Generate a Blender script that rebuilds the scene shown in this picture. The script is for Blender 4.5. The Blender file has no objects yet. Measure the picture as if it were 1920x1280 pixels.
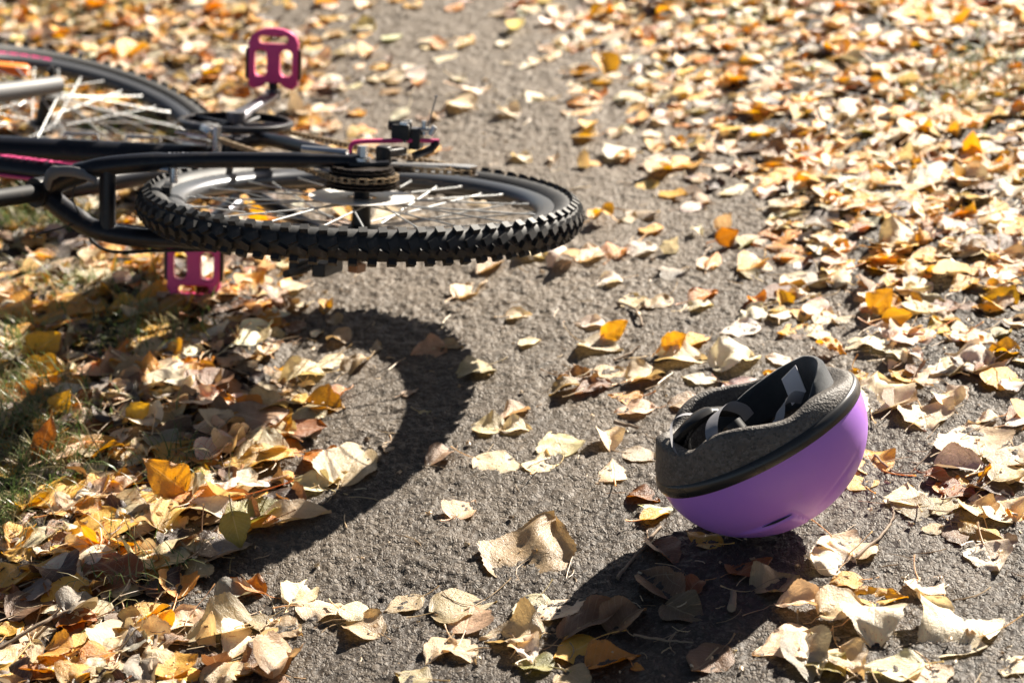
import bpy, bmesh, math, random
import numpy as np
from mathutils import Vector, Matrix

random.seed(7); rng = np.random.default_rng(7)
R = math.radians
S = bpy.context.scene
COL = S.collection

# ------------------------------------------------------------------ camera
FOC = 4533.0                                   # focal length in photograph pixels (85 mm on 36 mm, 1920 wide)
PITCH, ROLL, CAMH = R(25.53), R(6.24), 1.572
_s, _c = math.sin(PITCH), math.cos(PITCH); _cr, _sr = math.cos(ROLL), math.sin(ROLL)
CM = np.array([[1, 0, 0], [0, -_s, _c], [0, -_c, -_s]]) @ np.array([[_cr, -_sr, 0], [_sr, _cr, 0], [0, 0, 1]])
CAMP = np.array([0, 0, CAMH])
cam = bpy.data.cameras.new('camera'); camo = bpy.data.objects.new('camera', cam); COL.objects.link(camo)
cam.sensor_width = 36; cam.lens = 85.0; cam.clip_start = 0.05; cam.clip_end = 500
mw = Matrix.Identity(4)
for i in range(3):
    mw[i][0] = CM[i, 0]; mw[i][1] = -CM[i, 1]; mw[i][2] = -CM[i, 2]; mw[i][3] = CAMP[i]
camo.matrix_world = mw
cam.dof.use_dof = True; cam.dof.focus_distance = 3.04; cam.dof.aperture_fstop = 4.4; cam.dof.aperture_blades = 0
S.camera = camo

# ------------------------------------------------------------------ light
SUN_EL, SUN_AZ = 28.6, 40.4                    # azimuth clockwise from +Y
W = bpy.data.worlds.new('World'); S.world = W; W.use_nodes = True
wn = W.node_tree.nodes; wl = W.node_tree.links
bg = wn['Background']; sky = wn.new('ShaderNodeTexSky'); sky.sky_type = 'NISHITA'; sky.sun_disc = False
sky.sun_elevation = R(SUN_EL); sky.sun_rotation = R(SUN_AZ); sky.air_density = 0.4; sky.dust_density = 0.5; sky.ozone_density = 0.3
wb = wn.new('ShaderNodeMix'); wb.data_type = 'RGBA'; wb.blend_type = 'MULTIPLY'; wb.inputs[0].default_value = 1.0; wb.inputs[7].default_value = (1.0, .88, .70, 1.0)   # daylight white balance
wl.new(sky.outputs[0], wb.inputs[6]); wl.new(wb.outputs[2], bg.inputs[0]); bg.inputs[1].default_value = 0.052
sun = bpy.data.lights.new('sun', 'SUN'); sun.energy = 5.0; sun.angle = R(0.6); sun.color = (1.0, 0.915, 0.79)
suno = bpy.data.objects.new('sun', sun); COL.objects.link(suno)
sd = Vector((math.sin(R(SUN_AZ)) * math.cos(R(SUN_EL)), math.cos(R(SUN_AZ)) * math.cos(R(SUN_EL)), math.sin(R(SUN_EL))))
suno.rotation_euler = sd.to_track_quat('Z', 'Y').to_euler(); suno.location = sd * 12
S.view_settings.view_transform = 'Standard'; S.view_settings.look = 'None'
S.view_settings.gamma = 1; S.view_settings.exposure = 1.6
S.cycles.max_bounces = 6; S.cycles.use_adaptive_sampling = True

# ------------------------------------------------------------------ projection helpers (photograph pixel <-> world)
def ray(px, py): return CM @ np.array([(px - 960) / FOC, (py - 640) / FOC, 1.0])
def on_plane(px, py, P, N):
    d = ray(px, py); t = ((np.asarray(P) - CAMP) @ N) / (d @ N); return CAMP + t * d
def ground(px, py, z=0.0): return on_plane(px, py, np.array([0, 0, z]), np.array([0, 0, 1.0]))
def project(P):
    q = (np.asarray(P) - CAMP) @ CM
    return 960 + FOC * q[..., 0] / q[..., 2], 640 + FOC * q[..., 1] / q[..., 2], q[..., 2]

# ------------------------------------------------------------------ mesh helpers
class MB:
    def __init__(s): s.v = []; s.f = []
    def add(s, vs, fs):
        o = len(s.v); s.v.extend([tuple(map(float, p)) for p in vs]); s.f.extend([tuple(i + o for i in f) for f in fs])
    def tube(s, pts, rad, seg=12, cap=True, flat=None, up=None, side=None):
        """swept tube; rad number or list; flat=(a,b) gives an elliptical section along the side / the up vector"""
        P = [Vector(p) for p in pts]; n = len(P)
        rs = rad if hasattr(rad, '__len__') else [rad] * n
        T = []
        for i in range(n):
            t = (P[min(i + 1, n - 1)] - P[max(i - 1, 0)]); T.append(t.normalized())
        ref = Vector(up) if up is not None else (Vector((0, 0, 1)) if abs(T[0].z) < .9 else Vector((1, 0, 0)))
        vs = []
        for i in range(n):
            a = T[i].cross(ref)
            if a.length < 1e-5: a = T[i].cross(Vector((.3, .5, .8)))
            if side is not None: a = Vector(side) - T[i] * Vector(side).dot(T[i])
            a.normalize(); b = a.cross(T[i]).normalized()
            if up is None: ref = b
            ka, kb = flat if flat else (1, 1)
            for k in range(seg):
                t = 2 * math.pi * k / seg
                vs.append(P[i] + rs[i] * (ka * math.cos(t) * a + kb * math.sin(t) * b))
        fs = [(i * seg + k, i * seg + (k + 1) % seg, (i + 1) * seg + (k + 1) % seg, (i + 1) * seg + k) for i in range(n - 1) for k in range(seg)]
        if cap:
            fs.append(tuple(range(seg - 1, -1, -1))); fs.append(tuple((n - 1) * seg + k for k in range(seg)))
        s.add(vs, fs)
    def box(s, c, ax, ay, az):
        c, ax, ay, az = map(Vector, (c, ax, ay, az))
        vs = [c + i * ax + j * ay + k * az for k in (-1, 1) for j in (-1, 1) for i in (-1, 1)]
        s.add(vs, [(0, 2, 3, 1), (4, 5, 7, 6), (0, 1, 5, 4), (2, 6, 7, 3), (0, 4, 6, 2), (1, 3, 7, 5)])
    def ring(s, prof, seg=96, closed=True, c=(0, 0, 0), y_axis=True):
        """profile (radius, w) revolved round the wheel axis (local -Y = +w)"""
        n = len(prof); vs = []
        for k in range(seg):
            t = 2 * math.pi * k / seg
            for r, w in prof: vs.append((c[0] + r * math.cos(t), c[1] - w, c[2] + r * math.sin(t)))
        fs = []
        for k in range(seg):
            k2 = (k + 1) % seg
            for j in range(n if closed else n - 1):
                j2 = (j + 1) % n; fs.append((k * n + j, k * n + j2, k2 * n + j2, k2 * n + j))
        s.add(vs, fs)
    def prism(s, outline, w0, w1, c=(0, 0, 0)):
        """flat outline (x,z) extruded along the axle from w0 to w1"""
        n = len(outline)
        vs = [(c[0] + x, c[1] - w0, c[2] + z) for x, z in outline] + [(c[0] + x, c[1] - w1, c[2] + z) for x, z in outline]
        s.add(vs, [tuple(range(n)), tuple(range(2 * n - 1, n - 1, -1))] + [(i, n + i, n + (i + 1) % n, (i + 1) % n) for i in range(n)])
    def mesh(s, name, sharp=40):
        me = bpy.data.meshes.new(name); me.from_pydata(s.v, [], s.f)
        bm = bmesh.new(); bm.from_mesh(me); bmesh.ops.recalc_face_normals(bm, faces=bm.faces); bm.to_mesh(me); bm.free()
        me.polygons.foreach_set('use_smooth', [True] * len(me.polygons)); me.set_sharp_from_angle(angle=R(sharp)); me.update()
        return me
def obj(name, mb, mat, parent=None, sharp=40, bevel=0):
    me = mb.mesh(name, sharp) if isinstance(mb, MB) else mb
    o = bpy.data.objects.new(name, me); COL.objects.link(o); me.materials.append(mat)
    if parent is not None: o.parent = parent
    if bevel:
        m = o.modifiers.new('bevel', 'BEVEL'); m.width = bevel; m.segments = 2; m.limit_method = 'ANGLE'; m.angle_limit = R(35)
    return o
def empty(name, parent=None, mat=None):
    o = bpy.data.objects.new(name, None); COL.objects.link(o); o.empty_display_size = .05
    if parent is not None: o.parent = parent
    if mat is not None: o.matrix_local = mat
    return o
def tag(o, label=None, cat=None, group=None, kind=None):
    if label: o['label'] = label
    if cat: o['category'] = cat
    if group: o['group'] = group
    if kind: o['kind'] = kind
    return o

# ------------------------------------------------------------------ materials
class NT:
    def __init__(s, name):
        s.m = bpy.data.materials.new(name); s.m.use_nodes = True; s.t = s.m.node_tree; s.n = s.t.nodes; s.b = s.n['Principled BSDF']; s.out = s.n['Material Output']
    def node(s, typ, **kw):
        x = s.n.new(typ)
        for k, v in kw.items():
            if hasattr(x, k): setattr(x, k, v)
        return x
    def link(s, a, b): s.t.links.new(a, b)
    def sock(s, v, inp):
        if hasattr(v, 'links'): s.link(v, inp)
        else: inp.default_value = v
    def math(s, op, a, b=0.0, c=0.0, clamp=False):
        x = s.n.new('ShaderNodeMath'); x.operation = op; x.use_clamp = clamp
        s.sock(a, x.inputs[0]); s.sock(b, x.inputs[1]); s.sock(c, x.inputs[2]); return x.outputs[0]
    def mix(s, f, a, b, mode='MIX'):
        x = s.n.new('ShaderNodeMix'); x.data_type = 'RGBA'; x.blend_type = mode
        s.sock(f, x.inputs[0]); s.sock(a, x.inputs[6]); s.sock(b, x.inputs[7]); return x.outputs[2]
    def noise(s, scale, detail=4, rough=.6, vec=None, dim='3D'):
        x = s.n.new('ShaderNodeTexNoise'); x.noise_dimensions = dim; x.inputs['Scale'].default_value = scale; x.inputs['Detail'].default_value = detail; x.inputs['Roughness'].default_value = rough
        if vec is not None: s.link(vec, x.inputs['Vector'])
        return x.outputs[0]
    def ramp(s, f, lo, hi):
        x = s.n.new('ShaderNodeMapRange'); x.interpolation_type = 'SMOOTHSTEP'; s.sock(f, x.inputs[0]); x.inputs[1].default_value = lo; x.inputs[2].default_value = hi; return x.outputs[0]
    def coord(s, which='Object'): return s.n.new('ShaderNodeTexCoord').outputs[which]
    def bump(s, h, strength=.3, dist=.002):
        x = s.n.new('ShaderNodeBump'); x.inputs['Strength'].default_value = strength; x.inputs['Distance'].default_value = dist; s.link(h, x.inputs['Height']); s.link(x.outputs[0], s.b.inputs['Normal']); return x
def C4(c): return (c[0], c[1], c[2], 1.0)
def plain(name, col, rough=.5, metal=0.0, spec=.5, dirt=.25, dcol=(.16, .13, .10), scale=60, bumpy=0, coat=0):
    t = NT(name); v = t.coord()
    n = t.noise(scale, 5, .65, v); n2 = t.noise(scale * .17, 3, .5, v)
    f = t.math('MULTIPLY', t.ramp(n, .5, .75), t.ramp(n2, .35, .7)); f = t.math('MULTIPLY', f, dirt)
    t.link(t.mix(f, C4(col), C4(dcol)), t.b.inputs['Base Color'])
    t.b.inputs['Metallic'].default_value = metal; t.b.inputs['Specular IOR Level'].default_value = spec; t.b.inputs['Coat Weight'].default_value = coat
    r = t.math('ADD', t.math('MULTIPLY', n2, .18), rough - .09); t.link(r, t.b.inputs['Roughness'])
    if bumpy: t.bump(n, bumpy, .001)
    return t.m
M = {}
M['frame'] = plain('black_frame_paint', (.009, .010, .015), .34, 0, .36, .3, scale=90)
M['pink'] = plain('pink_paint', (.55, .03, .16), .35, 0, .5, .15)
M['anod'] = plain('magenta_anodised_metal', (.66, .05, .21), .32, .2, .5, .12)
M['rubber'] = plain('tyre_rubber', (.013, .013, .014), .62, 0, .5, .55, (.13, .115, .10), scale=110, bumpy=.25)
M['rim'] = plain('dark_rim_alloy', (.10, .105, .115), .33, .6, .5, .3)
M['steel'] = plain('spoke_steel', (.42, .43, .43), .45, .5, .5, .2)
M['silver'] = plain('polished_alloy', (.55, .55, .56), .27, .85, .5, .2)
M['grey'] = plain('fork_grey_paint', (.15, .15, .152), .6, 0, .5, .2)
M['gun'] = plain('gunmetal_alloy', (.14, .14, .16), .33, .7, .5, .25)
M['black'] = plain('black_plastic', (.012, .012, .013), .45, 0, .35, .3)
M['rust'] = plain('oily_rusty_steel', (.035, .026, .02), .4, .6, .5, .5, (.12, .06, .03), scale=200)
M['chain'] = plain('worn_chain_steel', (.36, .27, .17), .38, .7, .5, .5, (.2, .1, .04), scale=240)
M['protector'] = plain('frosted_clear_plastic', (.68, .66, .62), .35, 0, .5, .2)
M['matte'] = plain('matte_black_alloy', (.014, .014, .015), .66, 0, .3, .3)
M['orange'] = plain('orange_reflector', (.85, .22, .02), .25, 0, .5, .05)
M['amber'] = plain('smoked_reflector', (.30, .14, .06), .3, 0, .5, .1)
M['decalgrey'] = plain('grey_decal', (.20, .21, .24), .4, 0, .5, 0)
M['saddle'] = plain('saddle_vinyl', (.03, .03, .032), .5, 0, .4, .2)
def shell_mat():
    t = NT('purple_shell'); v = t.coord(); n = t.noise(38, 5, .65, v); n2 = t.noise(7, 3, .5, v)
    mp = t.node('ShaderNodeMapping'); mp.inputs['Scale'].default_value = (14, 26, 420); mp.inputs['Rotation'].default_value = (.5, .35, .4); t.link(v, mp.inputs['Vector']); sc = t.noise(1.0, 2, .5, mp.outputs[0])
    c = t.mix(t.math('MULTIPLY', t.ramp(n, .5, .75), t.math('MULTIPLY', t.ramp(n2, .4, .65), .35)), C4((.43, .195, .70)), C4((.36, .22, .46)))
    scr = t.math('MULTIPLY', t.ramp(sc, .69, .74), t.ramp(n2, .48, .62)); c = t.mix(t.math('MULTIPLY', scr, .35), c, C4((.62, .46, .76)))
    t.link(c, t.b.inputs['Base Color']); t.link(t.math('MULTIPLY_ADD', n, .22, .30), t.b.inputs['Roughness']); t.b.inputs['Specular IOR Level'].default_value = .38; return t.m
M['purple'] = shell_mat()
M['trim'] = plain('glossy_black_trim', (.02, .02, .021), .3, 0, .5, .2)
M['strap'] = plain('grey_webbing', (.23, .23, .25), .75, 0, .3, .2, bumpy=.3)
M['tagm'] = plain('white_fabric_tag', (.66, .66, .70), .8, 0, .2, .1)
def foam_mat():
    t = NT('grey_eps_foam'); v = t.coord(); vo = t.node('ShaderNodeTexVoronoi'); vo.inputs['Scale'].default_value = 330; t.link(v, vo.inputs['Vector']); sp = t.node('ShaderNodeSeparateColor'); t.link(vo.outputs['Color'], sp.inputs[0])
    n = t.noise(130, 5, .65, v); n2 = t.noise(22, 4, .6, v)
    c = t.mix(t.ramp(n2, .3, .75), C4((.070, .062, .056)), C4((.122, .107, .093))); c = t.mix(t.math('MULTIPLY', t.ramp(sp.outputs[0], .45, 1.0), .55), c, C4((.17, .155, .14))); c = t.mix(t.math('MULTIPLY', t.ramp(sp.outputs[1], .7, .95), .5), c, C4((.022, .02, .02)))
    t.link(c, t.b.inputs['Base Color']); t.b.inputs['Roughness'].default_value = .62; t.b.inputs['Specular IOR Level'].default_value = .4
    h = t.math('ADD', t.math('MULTIPLY', vo.outputs[0], .8), n); t.bump(h, .7, .0014); return t.m
M['foam'] = foam_mat()
def felt_mat():
    t = NT('dark_felt_padding'); v = t.coord(); n = t.noise(900, 3, .7, v); n2 = t.noise(60, 4, .6, v)
    t.link(t.mix(n2, C4((.014, .017, .022)), C4((.035, .042, .050))), t.b.inputs['Base Color']); t.b.inputs['Roughness'].default_value = .95; t.b.inputs['Specular IOR Level'].default_value = .1
    t.b.inputs['Sheen Weight'].default_value = .5; t.b.inputs['Sheen Roughness'].default_value = .5
    t.bump(n, .6, .001); return t.m
M['felt'] = felt_mat()

def ground_mat():
    t = NT('asphalt_and_soil'); v0 = t.coord()
    soil = t.node('ShaderNodeAttribute', attribute_name='soil').outputs['Fac']; sc = t.node('ShaderNodeAttribute', attribute_name='stone').outputs['Fac']
    wob = t.node('ShaderNodeTexNoise'); wob.inputs['Scale'].default_value = 140; wob.inputs['Detail'].default_value = 2; t.link(v0, wob.inputs['Vector'])
    vm = t.node('ShaderNodeVectorMath'); vm.operation = 'MULTIPLY_ADD'; t.link(wob.outputs['Color'], vm.inputs[0]); vm.inputs[1].default_value = (.0045, .0045, 0); t.link(v0, vm.inputs[2]); v = vm.outputs[0]
    def stones(scale):
        e = t.node('ShaderNodeTexVoronoi'); e.feature = 'DISTANCE_TO_EDGE'; e.inputs['Scale'].default_value = scale; t.link(v, e.inputs['Vector'])
        c = t.node('ShaderNodeTexVoronoi'); c.inputs['Scale'].default_value = scale; t.link(v, c.inputs['Vector']); sp = t.node('ShaderNodeSeparateColor'); t.link(c.outputs['Color'], sp.inputs[0])
        return e.outputs['Distance'], sp.outputs[0], sp.outputs[1], sp.outputs[2]
    e1, a1, b1, c1 = stones(125); e2, a2, b2, c2 = stones(270)
    n1 = t.noise(4.5, 5, .6, v0); n2 = t.noise(160, 4, .7, v0); n3 = t.noise(700, 2, .6, v0); n4 = t.noise(24, 4, .65, v0)
    p1 = t.math('MULTIPLY', t.ramp(e1, .03, .20), t.ramp(a1, .25, .55)); p2 = t.math('MULTIPLY', t.ramp(e2, .04, .28), t.ramp(a2, .15, .5))
    top = t.math('MAXIMUM', p1, t.math('MULTIPLY', p2, .8))
    grey = t.mix(b1, C4((.062, .048, .036)), C4((.112, .089, .068))); grey2 = t.mix(b2, C4((.048, .037, .027)), C4((.098, .077, .058)))
    st = t.mix(t.ramp(p1, .2, .7), grey2, grey)
    base = t.mix(t.ramp(top, .08, .5), C4((.034, .026, .020)), st)
    base = t.mix(t.math('MULTIPLY', t.ramp(c2, .93, .97), .5), base, C4((.22, .19, .15)))
    base = t.mix(t.math('MULTIPLY', t.ramp(n4, .52, .72), .5), base, C4((.040, .031, .025)))
    base = t.mix(t.math('MULTIPLY', t.ramp(n1, .38, .66), .35), base, C4((.105, .082, .060)))
    base = t.mix(t.math('MULTIPLY', t.ramp(n2, .55, .8), .4), base, C4((.035, .028, .022)))
    n5 = t.noise(3.1, 6, .62, v0); base = t.mix(t.math('MULTIPLY', t.ramp(n5, .54, .66), .5), base, C4((.036, .028, .022)))   # damp stains
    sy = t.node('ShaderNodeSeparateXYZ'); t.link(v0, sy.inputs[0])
    far_glare = t.math('MULTIPLY', t.ramp(t.math('ADD', sy.outputs[1], t.math('MULTIPLY', n1, 1.2)), 2.9, 4.6), t.math('MULTIPLY_ADD', n4, .7, .25)); base = t.mix(far_glare, base, C4((.205, .162, .118)))   # grazing glare painted into the colour, paler up the path
    so = t.mix(n2, C4((.018, .013, .009)), C4((.062, .044, .029))); so = t.mix(t.ramp(n3, .6, .75), so, C4((.12, .09, .06)))
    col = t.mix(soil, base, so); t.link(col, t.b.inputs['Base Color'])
    t.link(t.math('MULTIPLY_ADD', n2, .25, .46), t.b.inputs['Roughness']); t.b.inputs['Specular IOR Level'].default_value = .34
    h = t.math('ADD', t.math('MULTIPLY', p1, t.math('MULTIPLY_ADD', c1, .8, .5)), t.math('MULTIPLY', p2, t.math('MULTIPLY_ADD', b2, .5, .25)))
    h = t.math('ADD', h, t.math('ADD', t.math('MULTIPLY', n2, .5), t.math('MULTIPLY', n3, .22))); t.bump(h, .62, .0024); return t.m
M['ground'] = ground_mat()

def leaf_mat():
    t = NT('dry_leaf'); uvn = t.node('ShaderNodeUVMap', uv_map='UVMap'); sx = t.node('ShaderNodeSeparateXYZ'); t.link(uvn.outputs[0], sx.inputs[0]); u, v = sx.outputs[0], sx.outputs[1]
    at = t.node('ShaderNodeAttribute', attribute_name='leafcol'); base = at.outputs['Color']; seed = at.outputs['Alpha']
    au = t.math('ABSOLUTE', t.math('MULTIPLY_ADD', u, 2.0, -1.0))
    cv = t.node('ShaderNodeCombineXYZ'); t.link(t.math('ADD', u, t.math('MULTIPLY', seed, 37.0)), cv.inputs[0]); t.link(v, cv.inputs[1]); t.link(t.math('MULTIPLY', seed, 91.0), cv.inputs[2])
    nA = t.noise(3.2, 5, .65, cv.outputs[0]); nB = t.noise(14, 4, .6, cv.outputs[0]); nC = t.noise(40, 3, .6, cv.outputs[0])
    ph = t.math('SUBTRACT', t.math('MULTIPLY', v, 9.0), t.math('MULTIPLY', au, 2.6))
    tri = t.math('ABSOLUTE', t.math('SUBTRACT', t.math('FRACT', ph), .5))
    vein = t.math('SUBTRACT', 1.0, t.ramp(tri, .0, .09)); mid = t.math('SUBTRACT', 1.0, t.ramp(au, .015, .06))
    vein = t.math('MAXIMUM', t.math('MULTIPLY', vein, .55), mid)
    c = t.mix(1.0, base, t.mix(nA, C4((.68, .64, .58)), C4((1.22, 1.22, 1.2))), 'MULTIPLY')
    seed2 = t.math('FRACT', t.math('MULTIPLY', seed, 7.31)); seed3 = t.math('FRACT', t.math('MULTIPLY', seed, 17.7))
    spot = t.math('MULTIPLY', t.ramp(nB, .60, .70), seed2); c = t.mix(t.math('MULTIPLY', spot, .75), c, C4((.10, .045, .018)))
    speck = t.math('MULTIPLY', t.ramp(nC, .67, .72), .7); c = t.mix(speck, c, C4((.07, .04, .02)))
    edge = t.math('MULTIPLY', t.ramp(t.math('ADD', t.math('MAXIMUM', au, t.math('MULTIPLY', v, .95)), t.math('MULTIPLY_ADD', nB, .7, -.35)), .8, 1.08), seed3)
    c = t.mix(t.math('MULTIPLY', edge, .65), c, C4((.17, .10, .045)))
    c = t.mix(t.math('MULTIPLY', vein, .42), c, t.mix(.5, c, C4((.62, .50, .32))))
    t.link(c, t.b.inputs['Base Color']); t.link(t.math('MULTIPLY_ADD', nB, .3, .27), t.b.inputs['Roughness']); t.b.inputs['Specular IOR Level'].default_value = .5
    h = t.math('ADD', t.math('MULTIPLY', vein, -.3), t.math('ADD', t.math('MULTIPLY', nB, 1.2), t.math('MULTIPLY', nC, .4))); nD = t.noise(9, 6, .75, cv.outputs[0]); h = t.math('ADD', h, t.math('MULTIPLY', nD, 2.2)); bp = t.bump(h, .55, .0022)
    tr = t.node('ShaderNodeBsdfTranslucent'); sat = t.node('ShaderNodeHueSaturation'); sat.inputs['Saturation'].default_value = 1.12; sat.inputs['Value'].default_value = 1.1; t.link(c, sat.inputs['Color'])
    t.link(t.mix(1.0, sat.outputs[0], C4((.47, .43, .31)), 'MULTIPLY'), tr.inputs['Color']); t.link(bp.outputs[0], tr.inputs['Normal'])
    mx = t.node('ShaderNodeAddShader'); t.link(t.b.outputs[0], mx.inputs[0]); t.link(tr.outputs[0], mx.inputs[1]); t.link(mx.outputs[0], t.out.inputs['Surface'])
    return t.m
M['leaf'] = leaf_mat()
def grass_mat():
    t = NT('grass_blade'); at = t.node('ShaderNodeAttribute', attribute_name='leafcol'); t.link(at.outputs['Color'], t.b.inputs['Base Color']); t.b.inputs['Roughness'].default_value = .42
    tr = t.node('ShaderNodeBsdfTranslucent'); t.link(at.outputs['Color'], tr.inputs['Color']); mx = t.node('ShaderNodeMixShader'); mx.inputs[0].default_value = .35
    t.link(t.b.outputs[0], mx.inputs[1]); t.link(tr.outputs[0], mx.inputs[2]); t.link(mx.outputs[0], t.out.inputs['Surface']); return t.m
M['grass'] = grass_mat()
M['twig'] = plain('dry_twig_bark', (.26, .19, .13), .7, 0, .3, .6, (.08, .055, .04), scale=150, bumpy=.5)

# ------------------------------------------------------------------ numpy noise
def vnoise(x, y, seed):
    xi = np.floor(x).astype(np.int64); yi = np.floor(y).astype(np.int64); xf = x - xi; yf = y - yi
    def h(a, b):
        k = (a * 374761393 + b * 668265263 + seed * 1442695041) & 0x7fffffff; k = ((k ^ (k >> 13)) * 1274126177) & 0x7fffffff; return ((k ^ (k >> 16)) & 0xffff) / 65535.0
    sx = xf * xf * (3 - 2 * xf); sy = yf * yf * (3 - 2 * yf)
    return (h(xi, yi) * (1 - sx) + h(xi + 1, yi) * sx) * (1 - sy) + (h(xi, yi + 1) * (1 - sx) + h(xi + 1, yi + 1) * sx) * sy
def cells(x, y, size, seed):
    """nearest jittered stone: distance, second distance (in cell units) and a per-stone random number"""
    gx = x / size; gy = y / size; ix = np.floor(gx).astype(np.int64); iy = np.floor(gy).astype(np.int64)
    d1 = np.full(x.shape, 9.0); d2 = np.full(x.shape, 9.0); rd = np.zeros(x.shape)
    for a in (-1, 0, 1):
        for b in (-1, 0, 1):
            cx = ix + a; cy = iy + b
            def h(s):
                k = (cx * 374761393 + cy * 668265263 + (seed + s) * 1442695041) & 0x7fffffff; k = ((k ^ (k >> 13)) * 1274126177) & 0x7fffffff; return ((k ^ (k >> 16)) & 0xffff) / 65535.0
            d = np.hypot(cx + h(1) - gx, cy + h(2) - gy); m = d < d1
            d2 = np.where(m, d1, np.minimum(d2, d)); rd = np.where(m, h(3), rd); d1 = np.where(m, d, d1)
    return d1, d2, rd

# ------------------------------------------------------------------ ground sheet: weathered asphalt path between leafy soil verges
def soil_mask(x, y):
    px, py, dep = project(np.stack([x, y, np.zeros_like(x)], -1)); ok = dep > .3
    px = np.where(ok, np.clip(px, -3000, 5000), 960); py = np.where(ok, np.clip(py, -1500, 3000), 3000)
    lx = np.interp(py, [-1500, 0, 250, 560, 700, 850, 1000, 1120, 1280, 3000], [560, 400, 330, 470, 500, 560, 420, 310, 250, -300])
    rx = np.interp(py, [-1500, 0, 150, 300, 480, 620, 760, 950, 3000], [900, 1240, 1340, 1430, 1530, 1680, 1850, 2000, 5000])
    wob = (vnoise(x * 9, y * 9, 5) - .5) * 150 + (vnoise(x * 30, y * 30, 6) - .5) * 60
    a = np.clip((lx - px + wob) / 90 + .5, 0, 1); b = np.clip((px - rx + wob) / 160 + .5, 0, 1)
    return np.maximum(a, b)
def height(x, y, fine=True):
    s = soil_mask(x, y)
    base = (vnoise(x * 2.2, y * 2.2, 1) - .5) * .010 + (vnoise(x * 7, y * 7, 2) - .5) * .005 + s * (.006 + (vnoise(x * 14, y * 14, 3)) * .012)
    st = np.zeros_like(x)
    if fine:
        d1, d2, r1 = cells(x + .004 * vnoise(x * 60, y * 60, 9), y, .0115, 11); e1, e2, r2 = cells(x, y, .0062, 21)
        dome = np.clip((d2 - d1) * 4.5, 0, 1) ** .7 * (r1 > .22) * (.45 + .55 * r1)
        dome2 = np.clip((e2 - e1) * 3.5, 0, 1) ** .7 * (r2 > .3) * r2
        wear = vnoise(x * 5, y * 5, 31); amp = .0014 + .0020 * wear
        base = base + (1 - s) * (dome * amp + dome2 * .0015) + (1 - s) * (vnoise(x * 45, y * 45, 4) - .5) * .0034 + s * (dome * .002 + dome2 * .002)
        st = np.clip(dome * r1 * .9 + dome2 * .35, 0, 1)
    return base, s, st
def axis_coords(lo, hi, step, far):
    core = np.arange(lo, hi + step / 2, step); out = []; d = step
    a = hi
    while a < far: d *= 1.35; a += d; out.append(a)
    b = []; d = step; a = lo
    while a > -far: d *= 1.35; a -= d; b.append(a)
    return np.array(b[::-1] + list(core) + out)
xs = axis_coords(-1.12, 1.15, .0028, 90); ys = axis_coords(2.15, 5.3, .0030, 90)
GX, GY = np.meshgrid(xs, ys)
GZ, GS, GST = height(GX, GY)
nx, ny = len(xs), len(ys)
gm = bpy.data.meshes.new('ground')
gm.vertices.add(nx * ny); gm.vertices.foreach_set('co', np.stack([GX, GY, GZ], -1).astype(np.float32).ravel())
idx = np.arange(nx * ny).reshape(ny, nx)
q = np.stack([idx[:-1, :-1], idx[:-1, 1:], idx[1:, 1:], idx[1:, :-1]], -1).reshape(-1, 4)
def fill_faces(me, quads):
    n = len(quads); me.loops.add(n * 4); me.loops.foreach_set('vertex_index', quads.astype(np.int32).ravel())
    me.polygons.add(n); me.polygons.foreach_set('loop_start', np.arange(0, n * 4, 4, dtype=np.int32)); me.polygons.foreach_set('loop_total', np.full(n, 4, dtype=np.int32))
    me.polygons.foreach_set('use_smooth', np.ones(n, dtype=bool)); me.update(calc_edges=True)
fill_faces(gm, q)
for nm, arr in (('soil', GS), ('stone', GST)):
    at = gm.attributes.new(nm, 'FLOAT', 'POINT'); at.data.foreach_set('value', arr.astype(np.float32).ravel())
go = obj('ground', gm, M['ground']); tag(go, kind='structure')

# ------------------------------------------------------------------ bicycle lying on its left side
BC = np.array([-.20096522, 3.33901217, .22320206]); BN = np.array([.14455988, .21539535, .96576772]); BN /= np.linalg.norm(BN)
E1 = CM[:, 0] - BN * (BN @ CM[:, 0]); E1 /= np.linalg.norm(E1); E2 = np.cross(BN, E1)
FA = R(126); FW = math.cos(FA) * E1 + math.sin(FA) * E2; UP = np.cross(BN, FW)
bike = empty('bicycle')
bm_ = Matrix.Identity(4)
for i in range(3): bm_[i][0] = FW[i]; bm_[i][1] = -BN[i]; bm_[i][2] = UP[i]; bm_[i][3] = BC[i]
bike.matrix_world = bm_
tag(bike, 'black and pink mountain bicycle lying on its side across the leaf strewn path', 'bicycle')
def P(f, u, w): return Vector((f, -w, u))      # forward, up (saddle side), out to the drive side
BB = (.465, -.05); HUBF = 1.08
# steering: the front assembly is turned about the steering axis
SA = Vector((-math.cos(R(70.5)), 0, math.sin(R(70.5)))); SP = Vector((HUBF - .04 * math.sin(R(70.5)), 0, -.04 * math.cos(R(70.5))))
ST = Matrix.Translation(SP) @ Matrix.Rotation(R(-14), 4, SA) @ Matrix.Translation(-SP)
def SPt(f, u, w): return ST @ P(f, u, w)
def smooth(pts, n=6):
    p = [Vector(a) for a in pts]; p = [2 * p[0] - p[1]] + p + [2 * p[-1] - p[-2]]; out = []
    for i in range(1, len(p) - 2):
        for k in range(n):
            t = k / n; a, b, c, d = p[i - 1:i + 3]
            out.append(.5 * ((2 * b) + (c - a) * t + (2 * a - 5 * b + 4 * c - d) * t * t + (3 * b - a - 3 * c + d) * t ** 3))
    out.append(p[-2]); return out

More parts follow.
